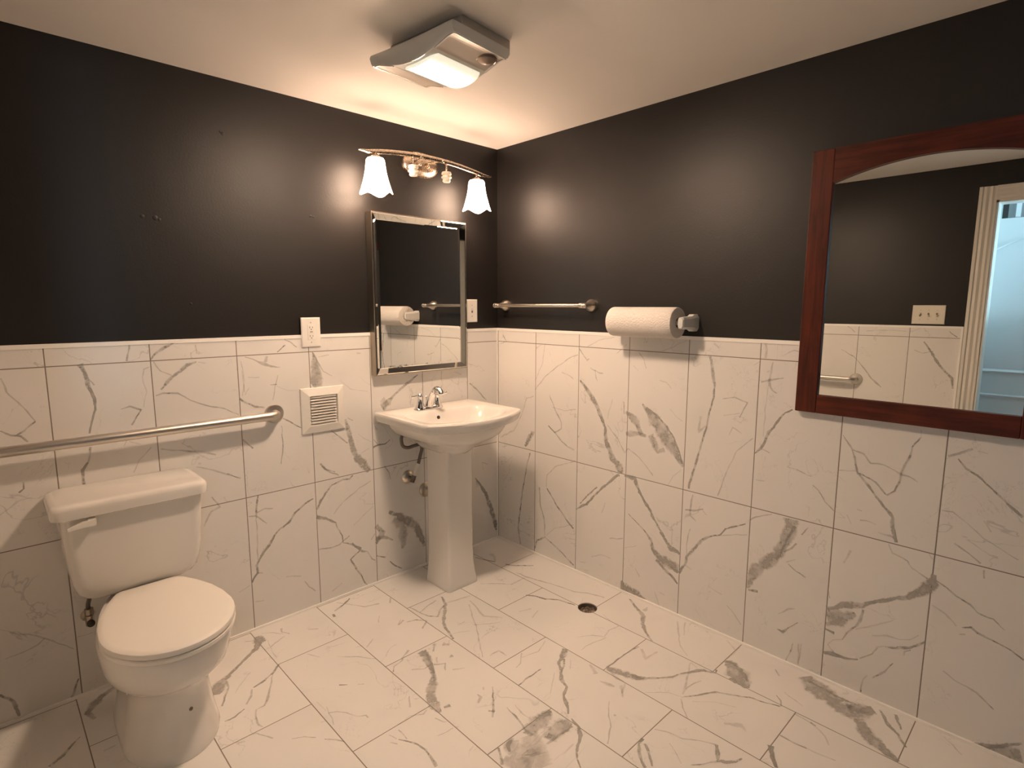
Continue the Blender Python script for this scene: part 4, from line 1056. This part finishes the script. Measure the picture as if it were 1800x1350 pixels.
# ================================================================== SILVER BEVELLED MIRROR
x0, x1, z0, z1 = -0.835, -0.266, 1.075, 1.851
t = thing('wall_mirror', ((x0+x1)/2, 0, z0), 'rectangular wall mirror in a shiny silver frame above the sink', 'mirror')
fw = 0.036; DP = -0.046; DI = -0.030
def rect4(x0, x1, z0, z1, y): return [(x0, y, z0), (x1, y, z0), (x1, y, z1), (x0, y, z1)]
bm = loft(bmesh.new(), [rect4(x0, x1, z0, z1, 0.006), rect4(x0, x1, z0, z1, DP+0.002), rect4(x0+0.002, x1-0.002, z0+0.002, z1-0.002, DP), rect4(x0+0.005, x1-0.005, z0+0.005, z1-0.005, DP)], True, False)
obj('frame', bm, M['frame_side'], t)
bm = bmesh.new()
loft(bm, [rect4(x0+0.005, x1-0.005, z0+0.005, z1-0.005, DP-0.0006), rect4(x0+0.009, x1-0.009, z0+0.009, z1-0.009, DP-0.002), rect4(x0+fw-0.004, x1-fw+0.004, z0+fw-0.004, z1-fw+0.004, DI), rect4(x0+fw, x1-fw, z0+fw, z1-fw, DI-0.001)], False, False)
obj('bevelled_strip', bm, M['bevel'], t)
bm = bmesh.new()
loft(bm, [rect4(x0+fw, x1-fw, z0+fw, z1-fw, DI+0.001), rect4(x0+fw, x1-fw, z0+fw, z1-fw, DI-0.0005), rect4(x0+fw+0.008, x1-fw-0.008, z0+fw+0.008, z1-fw-0.008, DI-0.0012)], True, True)
obj('mirror_glass', bm, M['mirror'], t)

# ================================================================== WOOD FRAMED MIRROR
oy0, oy1, oz0, oz1 = -2.385, -1.681, 1.0265, 1.953
iy0, iy1, iz0, izs, iza = -2.312, -1.753, 1.093, 1.838, 1.886
t = thing('wood_mirror', (0, (oy0+oy1)/2, oz0), 'large mirror in reddish brown wood frame with arched top on the right wall', 'mirror')
XF, XB = -0.026, TT
obj('stile', box(XF, 0.0, iy1, oy1, oz0, oz1, 0.003), M['wood_z'], t)
obj('stile', box(XF, 0.0, oy0, iy0, oz0, oz1, 0.003), M['wood_z'], t)
obj('bottom_rail', box(XF+0.0006, 0.0, iy0, iy1, oz0, iz0, 0.002), M['wood_y'], t)
bm = bmesh.new(); NA = 28
def arch_z(k): s_ = -1+2*k/NA; return iza-(iza-izs)*s_*s_
for k in range(NA):
    ya, yb = iy0+(iy1-iy0)*k/NA, iy0+(iy1-iy0)*(k+1)/NA; za, zb = arch_z(k), arch_z(k+1)
    xf = XF+0.0006
    for face in (((xf, ya, za), (xf, yb, zb), (xf, yb, oz1), (xf, ya, oz1)), ((0, ya, za), (0, yb, zb), (xf, yb, zb), (xf, ya, za)), ((xf, ya, oz1), (xf, yb, oz1), (0, yb, oz1), (0, ya, oz1)), ((0, ya, za), (0, ya, oz1), (0, yb, oz1), (0, yb, zb))):
        bm.faces.new([bm.verts.new(p_) for p_ in face])
bmesh.ops.remove_doubles(bm, verts=bm.verts, dist=1e-5)
obj('top_rail', bm, M['wood_y'], t)
obj('mirror_glass', box(-0.012, -0.004, iy0-0.004, iy1+0.004, iz0-0.004, iza+0.02), M['mirror'], t)

# ================================================================== VANITY LIGHT
t = thing('vanity_light', (-0.548, 0, 2.08), 'four-arm brushed nickel vanity light with two lit bell shades above the mirror', 'light fixture')
bm = bmesh.new()
def oval(y, a, b): return [(-0.520+a*math.copysign(abs(math.cos(q_))**.85, math.cos(q_)), y, 2.112+b*math.copysign(abs(math.sin(q_))**.85, math.sin(q_))) for q_ in [2*PI*k/56 for k in range(56)]]
loft(bm, [oval(TT, 0.106, 0.060), oval(-0.004, 0.106, 0.060), oval(-0.013, 0.100, 0.055), oval(-0.016, 0.092, 0.048), oval(-0.022, 0.086, 0.042), oval(-0.025, 0.078, 0.035)])
obj('backplate', bm, M['bronze'], t, smooth=50)
BY = -0.130
def bar_z(x):
    s_ = (x+0.552)/0.385; return 2.117-0.040*s_*s_
pts = [(-0.937+0.770*k/32) for k in range(33)]
rings = []
for i, x in enumerate(pts):
    s_ = abs((x+0.552)/0.385); hh = 0.0115*(1-0.72*max(0, (s_-0.80)/0.2)); ww = 0.0060+0.004*max(0, (s_-0.85)/0.15); z = bar_z(x)+(0.010*max(0, (s_-0.85)/0.15))
    rings.append([(x, BY+ww*math.cos(q_), z+hh*math.sin(q_)) for q_ in [2*PI*k/14 for k in range(14)]])
obj('arched_bar', loft(bmesh.new(), rings), M['bronze'], t, smooth=60)
for px_ in (-0.605, -0.480):
    bm = tube(bmesh.new(), [(px_+0.035 if px_ < -.55 else px_-0.02, -0.020, 2.118), (px_, BY, bar_z(px_)-0.002)], 0.0055, 12)
    lathe(bm, [(0.004, -0.010), (0.009, -0.006), (0.011, 0.0), (0.009, 0.006), (0.004, 0.010)], (px_, BY, bar_z(px_)-0.002), (0, 1, 0), 16)
    obj('arm_post', bm, M['bronze'], t, smooth=60)
for px_ in (-0.545, -0.495):
    obj('knob', lathe(bmesh.new(), [(0.004, 0), (0.008, 0.004), (0.0085, 0.009), (0.004, 0.014)], (px_, -0.024, 2.105), (0, -1, 0), 16), M['bronze'], t, smooth=60)
def shade(px_, zt):
    st = tube(bmesh.new(), [(px_, BY, bar_z(px_)), (px_, BY, zt+0.004)], 0.006, 12)
    lathe(st, [(0.010, 0.012), (0.022, 0.006), (0.026, 0.0), (0.026, -0.010)], (px_, BY, zt+0.002), seg=24)
    so = obj('socket', st, M['bronze'], t, smooth=50)
    prof = [(0.020, 0.0), (0.036, -0.003), (0.041, -0.012), (0.043, -0.030), (0.046, -0.055), (0.051, -0.080), (0.058, -0.105), (0.066, -0.128), (0.071, -0.140)]
    seg = 48; rings = []
    for r_, h_ in prof:
        q = max(0.0, (-h_)/0.14); ring = []
        for k in range(seg):
            a = 2*PI*k/seg; lob = 0.5+0.5*math.cos(4*(a-R(45)))
            rad = r_*(1+0.05*q*q*(lob-0.5)*2)
            dz = -0.017*q**4*lob
            ring.append((px_+rad*math.cos(a), BY+rad*math.sin(a), zt+h_+dz))
        rings.append(ring)
    # wall thickness: return inside
    inner = [[(px_+(x-px_)*0.94, BY+(y-BY)*0.94, z+0.0005) for x, y, z in r_] for r_ in reversed(rings[1:])]
    obj('lamp_shade', loft(bmesh.new(), rings+inner, True, True), M['shade'], t, smooth=70)
shade(-0.853, 2.066); shade(-0.262, 2.058)
for px_, zt in ((-0.652, 2.078), (-0.457, 2.078)):
    bm = tube(bmesh.new(), [(px_, BY, bar_z(px_)), (px_, BY, zt-0.01)], 0.0055, 12)
    obj('socket', bm, M['bronze'], t, smooth=50)
    # bare lamp holder: ribbed cup and ring
    bm = lathe(bmesh.new(), [(0.008, 0.0), (0.022, -0.003), (0.0245, -0.010), (0.0245, -0.016), (0.019, -0.018), (0.019, -0.024), (0.0255, -0.026), (0.0255, -0.032), (0.018, -0.036), (0.020, -0.046), (0.016, -0.052)], (px_, BY, zt-0.008), seg=24)
    tag(obj('bulb_holder', bm, M['almond'], t, smooth=35), 'empty pale bulb holder without a shade')

# ================================================================== CEILING FAN LIGHT
t = thing('ceiling_fan_light', (-1.022, -0.835, H), 'square white bathroom exhaust fan with lit lens on the ceiling', 'light fixture', R(6.5))
def L(bm): return bm
obj('housing', box(-0.068, 0.158, -0.176, 0.165, -0.046, 0.0, 0.003), M['fan_plastic'], t, local=True)
# arched cover: profile along local y, hanging lowest in the middle
HX2, HY2 = 0.128, 0.196
def cov_bot(y):
    s_ = y/HY2; return -0.072-0.034*max(0, 1-(s_*1.15)**2)**1.3
def cov_top(y):
    s_ = y/HY2; return -0.041-0.004*(1-s_*s_)
bm = bmesh.new(); NY = 32; rings = []
for k in range(NY+1):
    y = -HY2+2*HY2*k/NY; b_, tp = cov_bot(y), cov_top(y)
    rings.append([(-HX2, y, tp), (-HX2-0.004, y, (tp*2+b_)/3), (-HX2+0.002, y, b_+0.006), (-HX2+0.008, y, b_), (HX2-0.008, y, b_), (HX2-0.002, y, b_+0.006), (HX2+0.004, y, (tp*2+b_)/3), (HX2, y, tp)])
cover = obj('cover', loft(bm, rings), M['plastic_cool'], t, smooth=40, local=True)
# lens: bulging glowing strip across the cover
LC, LH = -0.012, 0.082; NY = 20
def lens_rings(inset, drop, x0, x1):
    rings = []
    for k in range(NY+1):
        s_ = -1+2*k/NY; y = LC+s_*(LH-inset); z = cov_bot(y)-drop*(1-s_*s_)**0.6+0.004*(abs(s_) > .99)
        rings.append([(x0+(abs(s_)**4)*0.02, y, z+0.012), (x0+(abs(s_)**4)*0.02, y, z), (x1-(abs(s_)**4)*0.012, y, z), (x1-(abs(s_)**4)*0.012, y, z+0.012)])
    return rings
obj('lens_rim', loft(bmesh.new(), lens_rings(0.0, 0.012, -0.104, 0.112)), M['lens_rim'], t, smooth=40, local=True)
obj('lens', loft(bmesh.new(), lens_rings(0.018, 0.017, -0.100, 0.092)), M['lens'], t, smooth=40, local=True)
bm = lathe(bmesh.new(), [(0.036, 0.004), (0.036, -0.004), (0.033, -0.006), (0.031, -0.003), (0.024, -0.006), (0.012, -0.010), (0.002, -0.012)], (0.072, -0.145, cov_bot(-0.145)), seg=28)
tag(obj('motion_sensor', bm, M['sensor'], t, smooth=40, local=True), 'round dark motion sensor eye')
obj('clip', box(0.107, 0.120, -0.190, -0.184, cov_bot(-0.19)-0.002, cov_bot(-0.19)+0.002), M['slot_brown'], t, local=True)
# raised rims around the two air intake panels and their inset grilles
for s_ in (-1, 1):
    ys = [s_*(HY2-0.006)-s_*(HY2-0.006-(LH+0.012 if s_ > 0 else LH+0.022))*k/10 for k in range(11)]
    bm = bmesh.new()
    def strip(pts_, w_):
        rr_ = []
        for x, y in pts_:
            z = cov_bot(y); rr_.append([(x-w_[0], y-w_[1], z+0.002), (x-w_[0], y-w_[1], z-0.003), (x+w_[0], y+w_[1], z-0.003), (x+w_[0], y+w_[1], z+0.002)])
        loft(bm, rr_)
    strip([(-HX2+0.013, y) for y in ys], (0.003, 0)); strip([(HX2-0.013, y) for y in ys], (0.003, 0))
    strip([(-HX2+0.013, ys[0]), (HX2-0.013, ys[0])], (0, 0.003))
    obj('panel_rim', bm, M['plastic_cool'], t, local=True)
    bm = bmesh.new()
    loft(bm, [[(-HX2+0.017, y, cov_bot(y)+0.001), (-HX2+0.017, y, cov_bot(y)-0.0008), (HX2-0.017, y, cov_bot(y)-0.0008), (HX2-0.017, y, cov_bot(y)+0.001)] for y in ys[0:]])
    obj('air_panel', bm, M['fan_plastic'], t, local=True)

# ================================================================== GRAB BARS
def grab_bar(pa, pb, wall, label):
    """pa, pb: flange centres on the wall; wall: unit normal into the room"""
    a, b, n_ = Vector(pa), Vector(pb), Vector(wall)
    d = (b-a).normalized(); so = 0.056
    t = thing('grab_bar', a, label, 'grab bar')
    path = [a-n_*0.001]
    for end, sgn in ((a, 1), (b, -1)):
        seq = [end+n_*(so-0.038)] + [end+n_*(so-0.038*math.cos(R(q_)))*1.0+d*sgn*0 for q_ in ()]
        arc = []
        for q_ in range(0, 91, 15):
            arc.append(end + n_*(so-0.038+0.038*math.sin(R(q_))) + d*sgn*(0.038*(1-math.cos(R(q_)))))
        if sgn == 1: path += arc
        else: path += list(reversed(arc))
    path += [b-n_*0.001]
    obj('bar', tube(bmesh.new(), path, 0.0175, 22), M['steel'], t, smooth=60)
    for e_ in (a, b):
        obj('flange', lathe(bmesh.new(), [(0.041, -0.0005), (0.041, 0.005), (0.038, 0.009), (0.024, 0.011), (0.018, 0.012)], e_, n_, 36), M['steel'], t, smooth=40)
grab_bar((-1.312, 0, 0.950), (-2.285, 0, 0.948), (0, -1, 0), 'long stainless steel grab bar on the tile above the toilet tank')
grab_bar((-W+TT, -1.262, 0.892), (-W+TT, -0.28, 0.890), (1, 0, 0), 'stainless steel grab bar on the side wall, seen in the wood framed mirror')

# ================================================================== TOWEL BAR
t = thing('towel_bar', (0, -0.38, 1.415), 'brushed nickel towel bar on the dark wall beside the corner', 'towel bar')
bm = tube(bmesh.new(), [(-0.070, -0.062, 1.415), (-0.070, -0.690, 1.415)], 0.0085, 18)
obj('bar', bm, M['nickel'], t, smooth=60)
for y_, e_ in ((-0.070, 1), (-0.690, -1)):
    bm = lathe(bmesh.new(), [(0.031, -TT), (0.031, 0.004), (0.029, 0.010), (0.023, 0.018), (0.017, 0.032), (0.012, 0.048), (0.011, 0.060), (0.013, 0.070), (0.011, 0.080), (0.006, 0.084)], (0, y_, 1.415), (-1, 0, 0), 32)
    lathe(bm, [(0.010, -0.022), (0.0125, -0.016), (0.012, -0.006), (0.012, 0.008), (0.014, 0.012), (0.011, 0.020), (0.005, 0.026)], (-0.070, y_, 1.415), (0, e_, 0), 20)
    obj('mount', bm, M['nickel'], t, smooth=45)

# ================================================================== PAPER TOWEL
t = thing('paper_towel_holder', (0, -1.04, 1.34), 'white plastic wall holder carrying the paper towel roll', 'paper towel holder')
def arm(y0, y1):
    def oc(x, y0, y1, hz_, c_): # chamfered block section in the yz plane
        z = 1.343
        return [(x, y0, z-hz_+c_), (x, y0+c_*.6, z-hz_), (x, y1-c_*.6, z-hz_), (x, y1, z-hz_+c_), (x, y1, z+hz_-c_), (x, y1-c_*.6, z+hz_), (x, y0+c_*.6, z+hz_), (x, y0, z+hz_-c_)]
    return loft(bmesh.new(), [oc(TT, y0, y1, 0.036, 0.014), oc(-0.018, y0, y1, 0.036, 0.014), oc(-0.034, y0+0.003, y1-0.002, 0.028, 0.010), oc(-0.100, y0+0.008, y1-0.003, 0.024, 0.008), oc(-0.108, y0+0.012, y1-0.007, 0.020, 0.008)])
obj('bracket', arm(-1.262, -1.222), M['plastic_cool'], t, smooth=20)
obj('bracket', arm(-0.890, -0.866), M['plastic_cool'], t, smooth=20)
obj('rod', tube(bmesh.new(), [(-0.080, -0.880, 1.343), (-0.080, -1.245, 1.343)], 0.0095, 16), M['plastic_cool'], t, smooth=60)
PR = 0.066; ya, yb = -0.884, -1.212
t2 = thing('paper_towel_roll', (-0.080, -1.045, 1.343), 'full white quilted paper towel roll hanging on the right wall', 'paper towel roll')
bm = bmesh.new()
prof = [(0.021, 0), (PR-0.004, 0), (PR-0.001, 0.002), (PR, 0.006), (PR, 0.326-0.002), (PR-0.002, 0.328), (0.021, 0.330)]
lathe(bm, prof, (-0.080, ya, 1.343), (0, -1, 0), 64, False, False)
bmesh.ops.subdivide_edges(bm, edges=[e for e in bm.edges if e.calc_length() > 0.2], cuts=10)
obj('paper', bm, M['roll'], t2, smooth=40)
bm = bmesh.new()
for r_ in range(24, 64, 5):
    lathe(bm, [(r_/1000, 0.3305), (r_/1000+0.0022, 0.3312), (r_/1000+0.0044, 0.3305)], (-0.080, ya, 1.343), (0, -1, 0), 48, False, False)
obj('layered_edge', bm, M['roll_end'], t2, smooth=40)
bm = lathe(bmesh.new(), [(0.0215, -0.0005), (0.0215, 0.3305), (0.0195, 0.3305), (0.0195, -0.0005)], (-0.080, ya, 1.343), (0, -1, 0), 40, False, False)
obj('cardboard_core', bm, M['card'], t2, smooth=40)

# ================================================================== OUTLETS, SWITCHES, VENT
def to_frame(o, u, n_):
    """local frame: u = right direction on the wall, n_ = out of the wall"""
    u, n_ = Vector(u), Vector(n_); o = Vector(o)
    def f(bm):
        for v in bm.verts:
            c = v.co.copy(); v.co = o + u*c.x + Vector((0, 0, 1))*c.z + n_*c.y
        return bm
    return f
def cover_plate(name, o, u, n_, w_, h_, label, cat, kind):
    t = thing(name, o, label, cat); F = to_frame(o, u, n_)
    bm = loft(bmesh.new(), [[(sx*(w_/2-i), y, sz*(h_/2-i)) for sx, sz in ((-1, -1), (1, -1), (1, 1), (-1, 1))] for i, y in ((0, 0.0), (0, 0.0035), (0.0025, 0.006), (0.006, 0.0068))])
    obj('cover_plate', F(bm), M['plastic'] if kind != 'switch' else M['almond'], t)
    def screw(x, z):
        obj('screw', F(lathe(bmesh.new(), [(0.0033, 0), (0.003, 0.0009), (0.001, 0.0012)], (x, 0.0067, z), (0, 1, 0), 12)), M['nickel'], t)
    if kind == 'gfci':
        g = obj('receptacle', F(bx(bmesh.new(), -0.0165, 0.0165, 0.0055, 0.0082, -0.0335, 0.0335, 0.0012)), M['plastic'], t)
        screw(0, h_/2-0.022); screw(0, -h_/2+0.022)
        for zc in (0.019, -0.019):
            bm = bmesh.new()
            bx(bm, -0.0075, -0.0055, 0.0075, 0.0085, zc-0.001, zc+0.007); bx(bm, 0.0050, 0.0070, 0.0075, 0.0085, zc, zc+0.006); bx(bm, -0.002, 0.002, 0.0075, 0.0085, zc-0.008, zc-0.004)
            obj('socket_slots', F(bm), M['shadow_slot'], g)
        obj('test_button', F(bx(bmesh.new(), -0.006, 0.006, 0.0078, 0.0092, 0.0008, 0.0042)), M['slot_brown'], g)
        obj('reset_button', F(bx(bmesh.new(), -0.006, 0.006, 0.0078, 0.0092, -0.0042, -0.0008)), M['almond'], g)
    if kind == 'phone':
        g = obj('jack', F(bx(bmesh.new(), -0.006, 0.006, 0.0062, 0.0072, -0.012, 0.008)), M['slot_brown'], t)
    if kind == 'single':
        obj('toggle_slot', F(bx(bmesh.new(), -0.0045, 0.0045, 0.0062, 0.0072, -0.011, 0.011)), M['slot_brown'], t)
        obj('toggle', F(bx(bmesh.new(), -0.0035, 0.0035, 0.006, 0.017, 0.001, 0.0095, 0.001)), M['plastic'], t)
        screw(0, 0.030); screw(0, -0.030)
    if kind == 'switch':
        for i, x in enumerate((-0.046, 0.0, 0.046)):
            s_ = obj('toggle_slot', F(bx(bmesh.new(), x-0.005, x+0.005, 0.0062, 0.0072, -0.012, 0.012)), M['slot_brown'], t)
            dz = 0.006 if i == 0 else -0.006
            obj('toggle', F(bx(bmesh.new(), x-0.004, x+0.004, 0.006, 0.018, dz-0.005, dz+0.005, 0.001)), M['almond'], s_)
            screw(x, 0.030); screw(x, -0.030)
    return t
cover_plate('wall_outlet', (-1.131, -0.0005, 1.295), (1, 0, 0), (0, -1, 0), 0.088, 0.132, 'white square-socket electrical outlet plate overlapping the top edge of the tile', 'outlet', 'gfci')
cover_plate('light_switch', (-0.189, TT, 1.385), (1, 0, 0), (0, -1, 0), 0.080, 0.127, 'white cover plate with one small switch in the corner beside the silver framed mirror', 'light switch', 'single')
cover_plate('switch_plate', (-W, -1.650, 1.358), (0, -1, 0), (1, 0, 0), 0.180, 0.124, 'almond plate with three toggle switches beside the doorway, seen in the wood framed mirror', 'light switch', 'switch')
# louvred vent
vx, vz, vw = -1.0915, 0.941, 0.1035
t = thing('wall_vent', (vx, 0, vz), 'white plastic louvred vent cover on the tile left of the sink', 'vent')
def fr(i, y): return [(vx-vw+i, y, vz-vw+i), (vx+vw-i, y, vz-vw+i), (vx+vw-i, y, vz+vw-i), (vx-vw+i, y, vz+vw-i)]
bm = loft(bmesh.new(), [fr(0, 0.0), fr(0.0, -0.006), fr(0.002, -0.010), fr(0.034, -0.020), fr(0.037, -0.020), fr(0.039, -0.003), fr(0.046, -0.002)], True, True)
obj('vent_frame', bm, M['plastic'], t)
for k in range(10):
    z = vz-0.058+0.0129*k
    obj('louvre', loft(bmesh.new(), [[(x, -0.004, z+0.0095), (x, -0.019, z+0.0030), (x, -0.019, z+0.0005), (x, -0.004, z+0.0070)] for x in (vx-0.060, vx+0.060)]), M['plastic'], t)

# ================================================================== FLOOR DRAIN
t = thing('floor_drain', (DX, DY, -0.03), 'open round floor drain hole with dark rusty rim near the right wall', 'drain')
obj('pipe_ring', lathe(bmesh.new(), [(0.0458, -0.012), (0.0445, -0.004), (0.0425, -0.003), (0.0415, -0.012), (0.0415, -0.030), (0.0458, -0.030)], (DX, DY, 0.0), seg=48, cap0=False, cap1=False), M['pipe_ring'], t, smooth=40)
bm = bmesh.new(); rings = []
for r_ in (0.0415, 0.034, 0.026, 0.018, 0.010, 0.003):
    rings.append([(DX+r_*math.cos(a), DY+r_*math.sin(a), -0.020+0.010*noise.noise(Vector((r_*60*math.cos(a)+3, r_*60*math.sin(a), 1)))) for a in [2*PI*k/40 for k in range(40)]])
tag(obj('debris', loft(bm, rings, False, True), M['debris'], t, smooth=60), 'grey brown grit filling the open pipe', kind='stuff')
